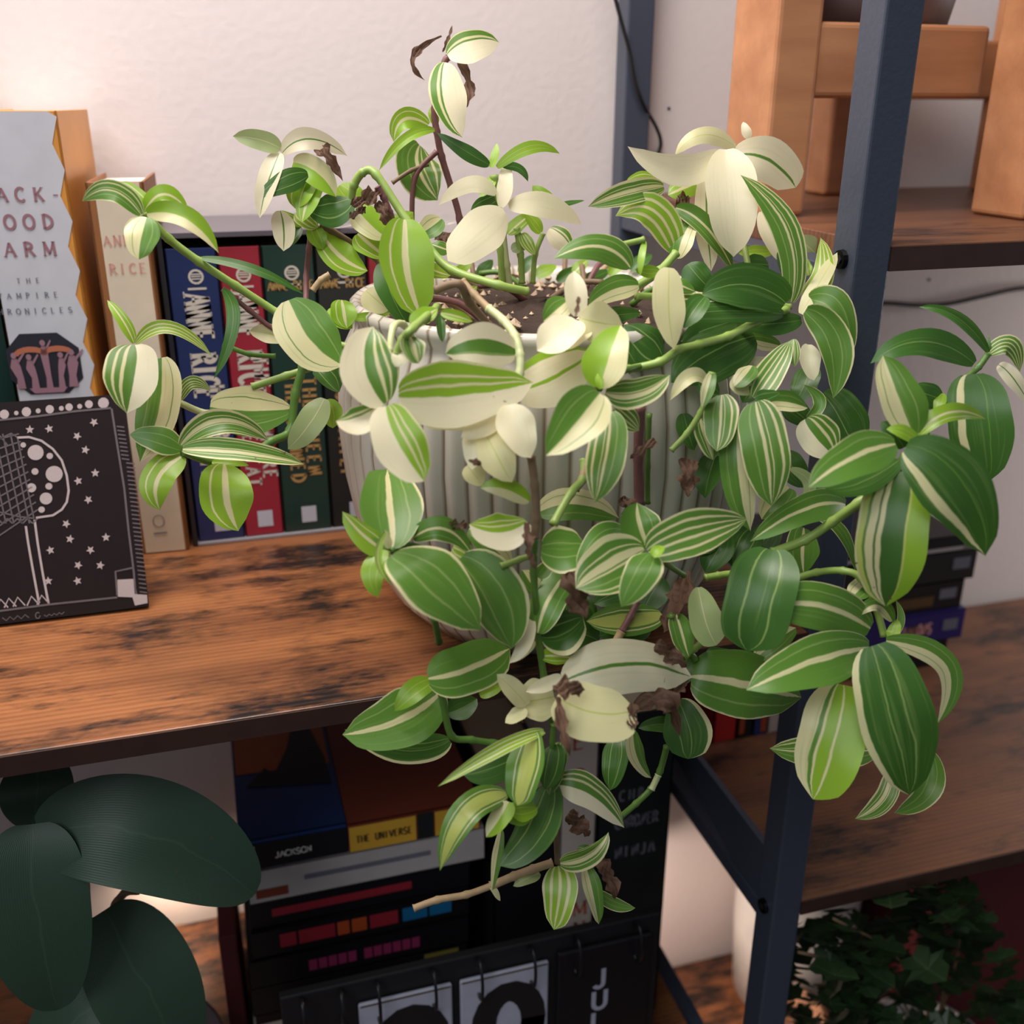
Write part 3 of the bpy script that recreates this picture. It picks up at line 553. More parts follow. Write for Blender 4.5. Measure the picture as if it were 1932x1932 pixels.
# flip calendar
CY = .052
t = thing('flip_calendar', 'black perpetual flip calendar with white number cards in front of the books', 'calendar', (.13, CY+.02, -.3628))
box('back_board', .000, .236, CY+.004, CY+.010, -.3628, -.2225, M['cal black'], t, .001)
box('foot', .000, .236, CY+.010, CY+.045, -.3628, -.3570, M['cal black'], t, .001)
for (x0, x1, dg) in ((.0435, .0995, '2'), (.1045, .1605, '9')):
    cdp = box('number_card', x0, x1, CY, CY+.003, -.345, -.2375, M['cal white'], t, .0012)
    text(dg, (x0+.0095, CY, -.3335), X_, Z_, .080, .05, M['cal ink'], cdp, .20, False, aspect=.72)
    for xr in (x0+.0115, x1-.0115):
        P = [Vector((xr, CY-.002+.007*math.cos(a), -.236+.0145*math.sin(a))) for a in [R_(200+i*-24) for i in range(-3, 13)]]
        tube('ring', P, .0011, M['wire'], t, 6, 2)
    for dz in (.004,):
        mk('card_edge', [(x0+.001, CY-.0003, -.2392), (x1-.001, CY-.0003, -.2392), (x1-.001, CY-.0003, -.2379), (x0+.001, CY-.0003, -.2379)], [(0, 1, 2, 3)], M['ink brown'], cdp)
mc = box('month_card', .1665, .2290, CY, CY+.003, -.345, -.2335, M['cov black'], t, .0012)
for s, zz_ in (('J', -.2680), ('U', -.2860), ('L', -.3040)):
    text(s, (.1895, CY, zz_), X_, Z_, .0150, .02, M['cal white'], mc, .2, False)
for xr in (.178, .218, .012, .034):
    P = [Vector((xr, CY-.002+.007*math.cos(a), -.236+.0145*math.sin(a))) for a in [R_(200+i*-24) for i in range(-3, 13)]]
    tube('ring', P, .0011, M['wire'], t, 6, 2)

# ------------------------------------------------------------------ leaf builder
def leaf(parent, x0, y0, x1, y1, wpx, typ, mx=None, my=None, Y0=0, Y1=None, Ym=None, roll=None, fold=None, wave=None, name='leaf', nl=18, nc=8, rng=random, prof=(.5, .72)):
    mirror = typ.endswith('m') and typ not in ('cm',)
    key = typ[:-1] if mirror else typ
    if key == 's': key = rng.choice(('s', 'sa', 'sb')); mirror = rng.random() < .5
    if Y1 is None: Y1 = Y0-.010
    P0 = W(x0, y0, Y0); P1 = W(x1, y1, Y1)
    ln = (P1-P0).length
    if Ym is None: Ym = (Y0+Y1)/2 - ln*rng.uniform(.04, .12)
    if mx is None:
        dx, dy = x1-x0, y1-y0; bd = rng.uniform(-.05, .05)
        mx, my = (x0+x1)/2-dy*bd, (y0+y1)/2+dx*bd
    Pm = W(mx, my, Ym)
    Cc = Pm*2-(P0+P1)*.5
    hw = .5*wpx*pxsize(Pm)
    if roll is None: roll = rng.uniform(.10, .50)
    if (P1-P0).cross((CAM-Pm)).z > 0: roll = -abs(roll)     # blades tip their upper face to the light
    else: roll = abs(roll)
    if fold is None: fold = rng.uniform(-.12, .34)
    brown = key == 'b'
    if wave is None: wave = .30 if brown else rng.uniform(.02, .07)
    hw /= math.cos(roll)*(1 if brown else 1)
    a, b_ = prof; tm = a/(a+b_); nrm = (tm**a)*((1-tm)**b_)
    ph = rng.uniform(0, 6.28); ph2 = rng.uniform(0, 6.28); twist = 0 if key == 'dark' else rng.uniform(-.55, .55)
    V, Fc, UV = [], [], []
    for i in range(nl+1):
        t = i/nl; t = .45*t+.55*(.5-.5*math.cos(math.pi*t)); te = .015+.985*t
        c = P0*(1-t)**2+Cc*2*t*(1-t)+P1*t*t
        T = ((Cc-P0)*2*(1-t)+(P1-Cc)*2*t)
        if T.length < 1e-6: T = P1-P0
        T.normalize(); Vd = (CAM-c).normalized()
        Sd = T.cross(Vd)
        if Sd.length < .15: Sd = T.cross(UPV)
        Sd.normalize(); N = Sd.cross(T).normalized()
        rr = roll+twist*(t-.45)
        Sr = Sd*math.cos(rr)+N*math.sin(rr); Nr = N*math.cos(rr)-Sd*math.sin(rr)
        h = hw*(te**a*(max(1-te, 0)+.0005)**b_)/nrm
        if key != 'dark': h *= min(1, ((1-te)/.10+.02)**.45)*(1+.035*math.sin(t*11+ph2))
        if brown: h *= .78+.25*math.sin(t*13+ph)+.16*math.sin(t*29+ph2)
        for j in range(nc+1):
            u = -1+2*j/nc
            off = fold*abs(u)**1.4*h + wave*h*abs(u)*math.sin(t*9+ph+(1.7 if u > 0 else 0)) 
            if brown: off += .75*h*math.sin(t*14+ph2+u*4)*math.cos(u*4+t*6)
            V.append(c+Sr*(u*h)+Nr*off); UV.append((((-u if mirror else u)+1)/2, t))
    for i in range(nl):
        for j in range(nc):
            q = i*(nc+1)+j; Fc.append((q, q+1, q+nc+2, q+nc+1))
    return mk(name, V, Fc, M['leaf '+key], parent, True, UV, origin=P0)
def stem(parent, mat, r, pts, Y):
    P = [W(p[0], p[1], p[2] if len(p) > 2 else Y) for p in pts]
    rr = r*pxsize(P[0])
    Q = smooth_path(P, 7); rad = []
    for i in range(len(Q)):
        k = i % 7; d = min(k, 7-k)
        rad.append(rr*(1.22 if d == 0 else 1.0))
    V, Fc = tube_geo(Q, rad, 8)
    return mk('stem', V, Fc, M['stem '+mat], parent, True, origin=P[0])

# ------------------------------------------------------------------ main potted plant
PC = Vector((.163, .084, 0))
plant = thing('potted_spiderwort', 'large trailing plant with green and cream striped leaves in a white fluted pot', 'potted plant', PC)
prof = [(.060, .0004), (.072, .0006), (.082, .012), (.091, .03), (.098, .05), (.1025, .075), (.1045, .1), (.1035, .122), (.100, .14), (.0955, .150), (.0945, .154), (.0965, .158), (.0968, .1615), (.0945, .1635), (.0900, .1620), (.0885, .150), (.0880, .128)]
wv = [0, 0, .018, .024, .024, .024, .024, .024, .02, .008, 0, 0, 0, 0, 0, 0, 0]
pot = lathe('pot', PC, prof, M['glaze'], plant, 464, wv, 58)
# soil mound
V, Fc = [], []; rs = random.Random(3)
for j in range(9):
    for k in range(36):
        r = .0882*j/8; a = 2*math.pi*k/36
        V.append((PC.x+r*math.cos(a), PC.y+r*math.sin(a), .1545+(.006*(1-(j/8)**2)+rs.uniform(-.002, .002) if j < 8 else 0)))
for j in range(8):
    for k in range(36): Fc.append((j*36+k, j*36+(k+1) % 36, (j+1)*36+(k+1) % 36, (j+1)*36+k))
mk('soil', V, Fc, M['soil'], plant, True)
V, Fc = [], []
for i in range(260):
    r = .086*math.sqrt(rs.random()); a = rs.uniform(0, 6.28); s_ = rs.uniform(.0008, .0026)
    c = Vector((PC.x+r*math.cos(a), PC.y+r*math.sin(a), .1600)); b0 = len(V)
    for d in ((1, 0, 0), (-1, 0, 0), (0, 1, 0), (0, -1, 0), (0, 0, 1), (0, 0, -1)): V.append(c+Vector(d)*s_*rs.uniform(.6, 1.4))
    Fc += [(b0+p_, b0+q_, b0+r_) for p_, q_, r_ in ((0, 2, 4), (2, 1, 4), (1, 3, 4), (3, 0, 4), (2, 0, 5), (1, 2, 5), (3, 1, 5), (0, 3, 5))]
tag(mk('soil_chips', V, Fc, M['perlite'], plant), None, None, None, 'stuff')

SH = []
def shoot(Y, stems, leaves, seed=0):
    rng = random.Random(1000+len(SH)+seed); SH.append(1)
    so = [stem(plant, s_[0], s_[1], s_[2], Y) for s_ in stems]
    par = so[0] if so else plant
    for lf in leaves:
        a = list(lf); kw = {}
        if isinstance(a[-1], dict): kw = a.pop()
        d = kw.pop('d', 0)                                   # whole leaf nearer by d metres
        dt = kw.pop('t', .012*max(-1.4, min(1.4, (a[3]-a[1])/100)))                              # tip nearer than base by t
        mx, my = (a[6], a[7]) if len(a) > 6 else (None, None)
        leaf(par, *a[:6], mx, my, Y0=Y-d, Y1=Y-d-dt, rng=rng, **kw)

# tall shoot in the middle at the back
shoot(.105, [('stem purple'[5:], 6, [(872, 480), (867, 413), (852, 357), (833, 295), (824, 248), (820, 205), (836, 125), (846, 108)]),
             ('purple', 5, [(777, 425), (783, 335), (824, 286)]), ('brown', 4, [(740, 345), (775, 322), (808, 310)])],
 [(842, 118, 873, 260, 68, 'cg', 848, 190, {'d': .012}), (845, 106, 942, 80, 58, 'cgm', 893, 86, {'d': .005}), (833, 68, 802, 152, 16, 'b', 780, 108), (835, 98, 853, 47, 9, 'b'),
  (866, 116, 873, 208, 24, 'b', 886, 165), (808, 236, 743, 268, 40, 'y', 762, 226, {'d': .004}), (820, 245, 715, 322, 20, 'yl', 765, 262, {'d': .008}), (792, 274, 826, 378, 88, 's', 792, 325, {'d': -.012, 'wave': .02}),
  (820, 236, 814, 200, 20, 'y')])
# hazy shoot at upper left
shoot(.085, [('brown', 6, [(603, 425), (625, 435), (675, 466), (720, 500), (760, 560, .06)]), ('purple', 5.5, [(600, 425), (588, 430), (583, 470), (578, 522), (577, 607, .07), (577, 634, .065)]),
             ('green', 8, [(577, 634, .065), (571, 692, .06), (557, 744, .058), (547, 812, .055), (512, 833, .05), (470, 860, .048), (403, 871, .045), (345, 852, .04)])],
 [(529, 280, 439, 257, 38, 'u', 488, 264), (532, 289, 655, 294, 40, 'c', 585, 262), (594, 276, 647, 342, 28, 'b', 620, 298), (527, 289, 490, 412, 40, 'c', 505, 345), (553, 307, 634, 372, 52, 'hpym', 598, 328),
  (581, 329, 487, 372, 42, 'g', 535, 345, {'d': .006}), (578, 335, 557, 394, 52, 'y'), (662, 379, 578, 390, 60, 'g', 622, 398, {'d': .006}), (529, 398, 535, 474, 44, 'c', {'d': .004}), (566, 428, 533, 464, 26, 'g'),
  (572, 425, 527, 397, 20, 'y'), (606, 440, 694, 511, 58, 'y', 645, 486), (675, 441, 727, 484, 55, 'y'), (672, 390, 733, 450, 55, 'hpy'), (598, 330, 570, 420, 46, 'y'), (590, 428, 610, 470, 36, 'yl'),
  (640, 350, 690, 400, 50, 'yl', {'d': -.01}), (560, 400, 600, 430, 38, 'sl')])
# rosette at left, low
shoot(.040, [], [(342, 847, 244, 820, 52, 'ge', 297, 828), (342, 840, 506, 831, 48, 's', 420, 796, {'d': .004}), (345, 847, 574, 876, 42, 's', 461, 852, {'d': .010}), (345, 860, 302, 963, 62, 'y', 297, 905),
  (424, 876, 450, 1002, 100, 'y', 428, 940, {'d': .004, 'roll': .1}), (400, 872, 470, 878, 16, 'yl')])
# rosette upper left
shoot(.060, [('lime', 8, [(273, 402), (318, 450), (376, 494), (444, 539), (526, 592), (600, 640, .05), (690, 660, .04)]), ('purple', 5, [(420, 545), (470, 585), (520, 622), (590, 640)])],
 [(266, 405, 155, 380, 42, 's', 212, 360, {'d': .006}), (272, 402, 222, 344, 46, 'y'), (273, 398, 356, 400, 36, 'y', 311, 366), (277, 402, 413, 478, 42, 'hpy', 352, 412, {'d': .006}), (277, 410, 262, 490, 62, 'hp', {'d': .010}), (266, 409, 250, 470, 46, 'cy', {'d': .006}),
  (376, 487, 574, 556, 18, 'gd', 478, 508), (420, 545, 403, 716, 26, 'gd', 440, 610, {'d': .004}), (540, 640, 470, 625, 36, 'cy')])
# rosette left middle
shoot(.062, [('pale', 7, [(333, 757), (396, 781), (470, 770)]), ('lime', 7, [(475, 730), (540, 709), (600, 690)]), ('green', 5, [(420, 650), (470, 668), (520, 672)])],
 [(253, 648, 202, 566, 24, 'y'), (256, 648, 400, 672, 26, 'sl', 320, 618), (253, 651, 239, 780, 100, 'cs', 247, 712, {'d': .012, 'roll': .1}), (305, 675, 264, 872, 78, 'hpm', 298, 770, {'d': .002}),
  (396, 768, 556, 770, 92, 'hpm', 475, 776, {'d': .002, 'roll': .1}), (337, 756, 398, 738, 26, 's', 362, 722), (545, 566, 648, 690, 112, 'hp', 588, 640, {'d': .020, 'roll': .1}), (612, 752, 543, 848, 54, 'u', 580, 805, {'d': .01}), (615, 754, 628, 808, 42, 'yl'),
  (645, 566, 655, 620, 50, 'y'), (660, 600, 738, 590, 16, 'yl'), (600, 690, 640, 740, 46, 'g'), (690, 548, 735, 585, 52, 'cy'), (625, 580, 665, 620, 40, 'yl')])
# front rosette on the pot
shoot(-.038, [('pale', 7, [(735, 665, -.02), (742, 618, -.012), (760, 612, .0), (780, 640, .02)]), ('lime', 8, [(748, 668), (760, 640), (779, 620), (825, 579, .0)])],
 [(726, 762, 704, 616, 108, 'cs', 694, 690, {'d': .004, 'roll': -.1}), (729, 766, 800, 908, 98, 'cslm', 757, 842, {'d': .012, 'roll': .1, 'prof': (.42, .5)}), (712, 772, 634, 794, 54, 'cg', 672, 796, {'d': .004}),
  (752, 748, 1006, 722, 124, 'cslm', 872, 742, {'d': .010, 'roll': .12, 'fold': .1, 'prof': (.42, .62)}), (772, 634, 790, 686, 46, 's'), (762, 660, 745, 692, 32, 'cc'), (974, 664, 840, 668, 84, 'cgc', 902, 652, {'d': -.004}),
  (830, 595, 835, 646, 18, 'g', {'d': -.02}), (832, 590, 892, 607, 22, 'y', {'d': -.02}), (775, 612, 826, 582, 34, 'y', {'d': -.02})])
# cream wilted leaves and second rosette
shoot(-.040, [('lime', 8, [(995, 550, .03), (940, 538, .03), (852, 509, .045), (808, 466, .055), (765, 413, .065), (709, 329, .075), (684, 326, .078), (668, 350, .08), (662, 378, .082)]), ('tan', 7, [(872, 530, .0), (895, 556, -.005), (922, 582, -.012)]), ('pale', 8, [(922, 582, -.012), (950, 605, -.02), (972, 635, -.03), (981, 670, -.036), (980, 705, -.04), (966, 765, -.044)]),
              ('brown', 8, [(822, 547, .0), (866, 536, -.005), (885, 570, .0), (922, 614, .01), (940, 640, .02)])],
 [(976, 736, 1118, 668, 104, 'cm', 1045, 712, {'d': -.006, 'roll': .1, 'prof': (.4, .5)}), (1088, 597, 1083, 511, 44, 'cc', 1085, 552, {'d': -.01}), (1088, 604, 1013, 662, 70, 'cc', {'d': -.006}), (1094, 600, 1174, 612, 78, 'cy', {'d': -.008}), (1072, 566, 1025, 606, 48, 'hpm', {'d': -.02}),
  (1100, 612, 1050, 660, 60, 'cc', {'d': -.01}), (1092, 560, 1086, 600, 10, 'b', {'d': .012})])
shoot(-.052, [('green', 6, [(1131, 733), (1150, 715, -.045), (1185, 697, -.04), (1215, 690, -.03)])],
 [(1129, 731, 1171, 613, 82, 'hpy', 1146, 672, {'roll': .2}), (1131, 742, 1030, 860, 98, 'hpm', 1088, 796, {'d': .014, 'roll': .05}), (1142, 740, 1264, 707, 58, 's', 1205, 742), (1150, 778, 1122, 948, 78, 's', 1143, 862, {'d': .004}), (1160, 770, 1206, 812, 46, 's', {'d': -.008}), (1132, 734, 1127, 704, 16, 'yl', {'d': .006})])
shoot(-.048, [], [(962, 764, 1002, 864, 72, 'cc', {'d': .004}), (915, 818, 966, 910, 68, 'cy', {'d': .004}), (894, 806, 890, 886, 48, 'cc'), (881, 878, 909, 917, 42, 'cy'), (909, 800, 803, 806, 18, 'cy'), (953, 775, 870, 826, 48, 'cc'), (930, 800, 950, 880, 60, 'cy', {'d': -.004}), (884, 868, 918, 882, 14, 'b', {'d': .01})])
# long front trailing stem
shoot(-.060, [('brown', 8, [(1002, 862), (1009, 915), (1012, 977), (1009, 1014)]), ('green', 7, [(1009, 1014), (1007, 1082), (1016, 1198), (1027, 1281), (1044, 1370)]), ('lime', 8, [(1102, 868, -.03), (1099, 905, -.036), (1077, 930, -.042), (1043, 990, -.05)]), ('tan', 8, [(1104, 880, -.032), (1098, 906, -.036), (1086, 922, -.038)]), ('lime', 6, [(1012, 1045), (980, 1056), (945, 1068)])],
 [(999, 946, 906, 921, 38, 'hpym', 952, 920), (994, 984, 885, 989, 72, 'csl', 940, 1003, {'d': .002}), (1021, 1036, 1108, 1034, 90, 'ge', {'d': -.004, 'prof': (.38, .35)}), (1015, 968, 1168, 978, 62, 'hpm', 1090, 952, {'d': -.03}), (993, 986, 997, 1052, 24, 'b', {'d': .006}), (1000, 1040, 1010, 1075, 14, 'b', {'d': .006}),
  (1014, 1194, 1080, 1074, 66, 'gs', 1036, 1128, {'d': .004, 'prof': (.45, .5)}), (1021, 1201, 1100, 1165, 92, 'gp', 1062, 1190, {'d': .002}), (1077, 1078, 1107, 1168, 60, 'b', {'d': .010}), (1079, 1088, 1147, 1100, 42, 'b', {'d': .010}), (1007, 1208, 961, 1251, 24, 'cy'), (1021, 1238, 1082, 1242, 34, 'y'), (1010, 1115, 985, 1075, 40, 'hp', {'d': -.006}), (1016, 1090, 1040, 1060, 30, 'ge', {'d': -.004})])
# rosette lower left
shoot(-.050, [('green', 7, [(739, 1039), (775, 1030, -.045), (860, 1050, -.045), (945, 1068, -.055)]), ('green', 7, [(819, 1165), (828, 1211, -.03)]), ('green', 7, [(828, 1290), (836, 1325), (852, 1388), (890, 1396), (930, 1402), (1000, 1410)])],
 [(739, 1036, 731, 886, 116, 'gs', 738, 962, {'roll': .1, 't': -.04, 'prof': (.5, .45)}), (736, 1042, 646, 965, 46, 'y', 690, 1015), (742, 1045, 906, 1190, 120, 'ge', 826, 1098, {'d': .014, 'roll': .6}), (726, 1037, 714, 1127, 46, 'yl', 704, 1080), (727, 1004, 742, 1104, 14, 'y', 713, 1058, {'d': .01}), (733, 1035, 727, 1000, 16, 'cy', {'d': .008}),
  (778, 1016, 890, 1046, 48, 'gs', 838, 998, {'d': -.004}), (855, 1032, 890, 1052, 44, 'sl', {'d': -.004}), (961, 1066, 884, 998, 48, 'hp', 915, 1020), (880, 996, 845, 987, 20, 'b'), (870, 1052, 965, 1224, 110, 'ge', 938, 1130, {'d': .002}), (997, 1158, 960, 1252, 30, 'cc', 992, 1210, {'d': .008}),
  (808, 1280, 962, 1224, 98, 'gs', 880, 1262, {'d': .004, 'prof': (.4, .4)}), (832, 1306, 646, 1386, 108, 'gs', 748, 1362, {'d': -.012}), (848, 1396, 650, 1376, 58, 'gpm', 762, 1412, {'d': -.012}), (845, 1346, 900, 1318, 48, 'gd', {'d': -.01}), (815, 1284, 744, 1342, 44, 'yl', 780, 1305, {'d': -.008}), (905, 1312, 950, 1290, 26, 'yl', {'d': -.01}), (770, 1110, 800, 1150, 30, 'yl', {'d': -.01})])
# cream cluster in the middle
shoot(-.072, [('green', 6, [(1044, 1300), (1060, 1295), (1068, 1287)])],
 [(1063, 1285, 1306, 1278, 106, 'c', 1185, 1254, {'roll': .3, 'prof': (.45, .6)}), (1050, 1316, 1200, 1340, 108, 'cy', 1126, 1346, {'d': .022, 'roll': .3, 'prof': (.3, .35)}), (1043, 1298, 1104, 1302, 44, 'b', {'d': .026}), (1053, 1315, 1076, 1428, 26, 'b', {'d': .026}), (1195, 1328, 1195, 1382, 26, 'b', {'d': .024}), (1200, 1335, 1283, 1390, 50, 'b', 1254, 1322, {'d': .010}),
  (1236, 1217, 1296, 1260, 38, 'b'), (1248, 1318, 1300, 1283, 34, 'b'), (1046, 1314, 980, 1326, 80, 'cy', {'d': -.006, 'prof': (.4, .4)}), (993, 1330, 937, 1272, 40, 'cy'), (990, 1336, 953, 1364, 28, 'cy'), (988, 1350, 966, 1362, 22, 'b'), (1060, 1277, 992, 1305, 28, 'cc')])
# lowest hanging cluster
shoot(-.066, [('green', 5, [(1044, 1367), (1042, 1400), (1042, 1440)]), ('brown', 5, [(1042, 1440), (1042, 1475), (1048, 1560), (1051, 1628)]), ('tan', 8, [(1042, 1628), (1005, 1640), (970, 1653), (925, 1672)]), ('tan', 6.5, [(930, 1670), (880, 1688), (825, 1698), (780, 1714)]), ('green', 6, [(1258, 1408, -.05), (1245, 1455, -.05), (1228, 1488, -.052), (1200, 1516, -.055), (1171, 1541, -.06)]), ('pale', 6, [(1242, 1462, -.052), (1229, 1490, -.054)])],
 [(1026, 1380, 826, 1484, 28, 'sl', 940, 1415, {'d': .012, 'fold': .5}), (990, 1420, 874, 1462, 60, 'gd', 930, 1450), (1003, 1383, 976, 1520, 68, 'gw', 990, 1452, {'d': .012, 'prof': (.35, .45)}), (1047, 1405, 1028, 1490, 50, 'g'), (1058, 1400, 1036, 1500, 40, 's', {'d': -.004}), (1039, 1476, 942, 1634, 78, 'g', 1010, 1570, {'d': .002}),
  (955, 1497, 830, 1643, 58, 'gw', 878, 1534, {'d': .014}), (961, 1513, 917, 1580, 40, 'hpy', {'d': .020}), (967, 1530, 1014, 1524, 42, 'yl', {'d': .018}), (960, 1518, 1000, 1550, 44, 'yl', {'d': .015}), (1048, 1479, 1178, 1562, 62, 'csm', 1116, 1496, {'d': .004}), (1057, 1628, 1148, 1570, 40, 's', 1113, 1612, {'d': .010, 'fold': -.3}),
  (1054, 1634, 1045, 1754, 66, 'sl', 1056, 1690, {'prof': (.35, .5)}), (1105, 1632, 1130, 1744, 34, 'hp', 1120, 1690), (1126, 1683, 1199, 1713, 26, 'ge', 1158, 1705), (1122, 1628, 1160, 1698, 34, 'b', 1150, 1655), (946, 1566, 928, 1682, 20, 'hp'), (925, 1668, 944, 1700, 12, 'cy'), (1072, 1537, 1112, 1578, 42, 'b'), (1018, 1647, 968, 1672, 24, 'u'),
  (1165, 1390, 1150, 1492, 50, 'g', {'d': -.012}), (1195, 1377, 1229, 1468, 32, 'hp', 1202, 1428, {'d': -.006}), (1090, 1600, 1150, 1640, 30, 'g', {'d': -.004})])
# right of middle, low dark leaves
shoot(-.056, [('lime', 9, [(1457, 1043, -.062), (1520, 1018, -.064), (1570, 985, -.068), (1618, 950, -.074), (1680, 900, -.075), (1725, 842, -.08)]), ('lime', 7, [(1331, 1090), (1355, 1086), (1382, 1082)]), ('lime', 7, [(1291, 1240), (1310, 1224), (1330, 1208)]), ('purple', 6.5, [(1202, 1136, -.04), (1188, 1165, -.045), (1172, 1192, -.05)]), ('tan', 8, [(1172, 1192, -.05), (1160, 1214, -.052)]), ('green', 7, [(1265, 1160), (1290, 1215), (1312, 1245)])],
 [(1457, 1037, 1410, 1228, 132, 'g', 1434, 1130, {'d': .014, 'roll': .1, 'prof': (.36, .36)}), (1305, 1276, 1512, 1316, 126, 'gs', 1400, 1290, {'d': .004, 'roll': .12, 'prof': (.38, .45)}), (1278, 1322, 1298, 1432, 90, 'gpm', 1296, 1376, {'d': -.006, 'prof': (.5, .4)}), (1275, 1368, 1204, 1374, 30, 'gd', {'d': -.004}), (1318, 1108, 1352, 1217, 64, 'u', 1330, 1165, {'roll': .1, 'prof': (.6, .4)}),
  (1428, 1242, 1502, 1184, 46, 'hpm', {'d': .002}), (1275, 1157, 1300, 1240, 44, 'gs'), (1298, 1078, 1252, 1194, 52, 'b', {'d': -.012}), (1248, 1158, 1106, 1172, 64, 'gw', {'d': -.014}), (1225, 1180, 1130, 1200, 60, 'gd', {'d': -.016}), (1130, 1210, 1060, 1190, 60, 'gd', {'d': -.02}), (1300, 1240, 1250, 1290, 60, 'gd', {'d': -.03}), (1190, 1110, 1120, 1140, 50, 'gd', {'d': -.03}), (1330, 1260, 1400, 1240, 60, 'gd', {'d': -.01})])
# rosette lower right
shoot(-.090, [('lime', 7, [(1668, 1200), (1650, 1140, -.085), (1624, 1091, -.08), (1590, 1077, -.075), (1541, 1080, -.065), (1500, 1092, -.06)])],
 [(1642, 1186, 1447, 1147, 94, 'gs', 1543, 1143, {'roll': .1, 'prof': (.45, .6)}), (1640, 1222, 1408, 1302, 98, 'gs', 1528, 1252, {'d': .006, 'roll': .05}), (1648, 1218, 1716, 1500, 138, 'gp', 1696, 1370, {'d': .016, 'roll': .05, 'fold': .05, 'prof': (.42, .58)}), (1590, 1292, 1534, 1508, 126, 'gpw', 1568, 1400, {'d': .004, 'roll': .1, 'prof': (.36, .4)}),
  (1672, 1208, 1766, 1370, 46, 'hp', 1788, 1258, {'d': .008}), (1684, 1202, 1690, 1132, 14, 'ge', 1700, 1170), (1684, 1172, 1618, 1164, 30, 'hpm', 1654, 1140), (1680, 1206, 1692, 1168, 24, 'yl', {'d': .006}), (1756, 1420, 1687, 1534, 48, 'ge', 1750, 1494), (1682, 1450, 1613, 1545, 40, 's', 1668, 1508), (1648, 1415, 1452, 1412, 64, 's', {'d': -.006}), (1640, 1097, 1602, 1134, 42, 'hp', {'d': -.012})])
# rosette right
shoot(-.088, [('green', 6, [(1722, 838), (1705, 860), (1690, 880, -.085)])],
 [(1725, 820, 1666, 670, 78, 'hpm', 1695, 745, {'fold': .4}), (1690, 838, 1524, 921, 82, 'gs', 1610, 864, {'d': .006, 'roll': .15}), (1697, 868, 1556, 922, 48, 'gd', 1622, 912), (1700, 890, 1671, 1144, 132, 'gst', 1682, 1016, {'d': .004, 'roll': .1, 'fold': .06, 'prof': (.40, .5)}), (1708, 845, 1859, 1049, 128, 'gse', 1806, 926, {'d': .014, 'roll': .1, 'fold': .08}),
  (1728, 824, 1859, 791, 36, 'y', 1790, 778), (1736, 838, 1672, 810, 26, 'yl', 1705, 815, {'d': .006}), (1705, 845, 1662, 795, 40, 'gd', {'d': -.006})])
# far right rosette
shoot(-.050, [('green', 6, [(1865, 667), (1846, 693), (1825, 712), (1785, 758), (1745, 820, -.07)])],
 [(1838, 686, 1642, 686, 54, 'gd', 1740, 646), (1865, 665, 1733, 579, 22, 'gd', 1806, 600), (1865, 668, 1924, 702, 38, 's', 1906, 652), (1884, 688, 1948, 770, 30, 'c', 1912, 715), (1834, 706, 1862, 910, 114, 'gse', 1850, 802, {'d': .004, 'roll': .1, 'prof': (.4, .5)}), (1778, 755, 1715, 733, 48, 'gd'), (1778, 742, 1765, 780, 22, 'yl'), (1868, 664, 1864, 632, 6, 'g')])
# upper right cluster with white leaves
shoot(.040, [('lime', 6, [(1384, 290), (1392, 350), (1400, 440), (1420, 540, .02)])],
 [(1360, 288, 1184, 276, 58, 'cc', 1282, 322, {'d': .006, 'roll': .1}), (1388, 277, 1273, 294, 32, 'cy', 1325, 255), (1384, 293, 1501, 354, 78, 'c', 1450, 302, {'roll': .1, 'prof': (.5, .4)}), (1370, 282, 1384, 485, 98, 'cc', 1382, 385, {'d': .010, 'roll': .1}), (1331, 332, 1342, 512, 50, 'c', 1335, 425, {'d': -.004}), (1414, 262, 1402, 230, 18, 'cc'),
  (1437, 399, 1478, 496, 38, 'cc', {'d': -.01}), (1455, 475, 1393, 478, 24, 'yl', {'d': -.01}), (1300, 372, 1274, 390, 34, 'b'), (1312, 345, 1260, 368, 42, 'y', {'d': -.006}), (1236, 338, 1180, 346, 30, 'y', {'d': -.006}), (1252, 352, 1109, 390, 46, 's', 1186, 364), (1275, 476, 1161, 408, 66, 'sl', 1232, 398, {'d': .012}), (1278, 488, 1315, 404, 44, 'hp', 1288, 446, {'d': .016}), (1275, 392, 1384, 512, 38, 'gs', 1336, 432, {'d': .004}), (1450, 500, 1400, 498, 40, 'gd', {'d': .004}), (1540, 480, 1500, 450, 44, 'u', {'d': -.02})])
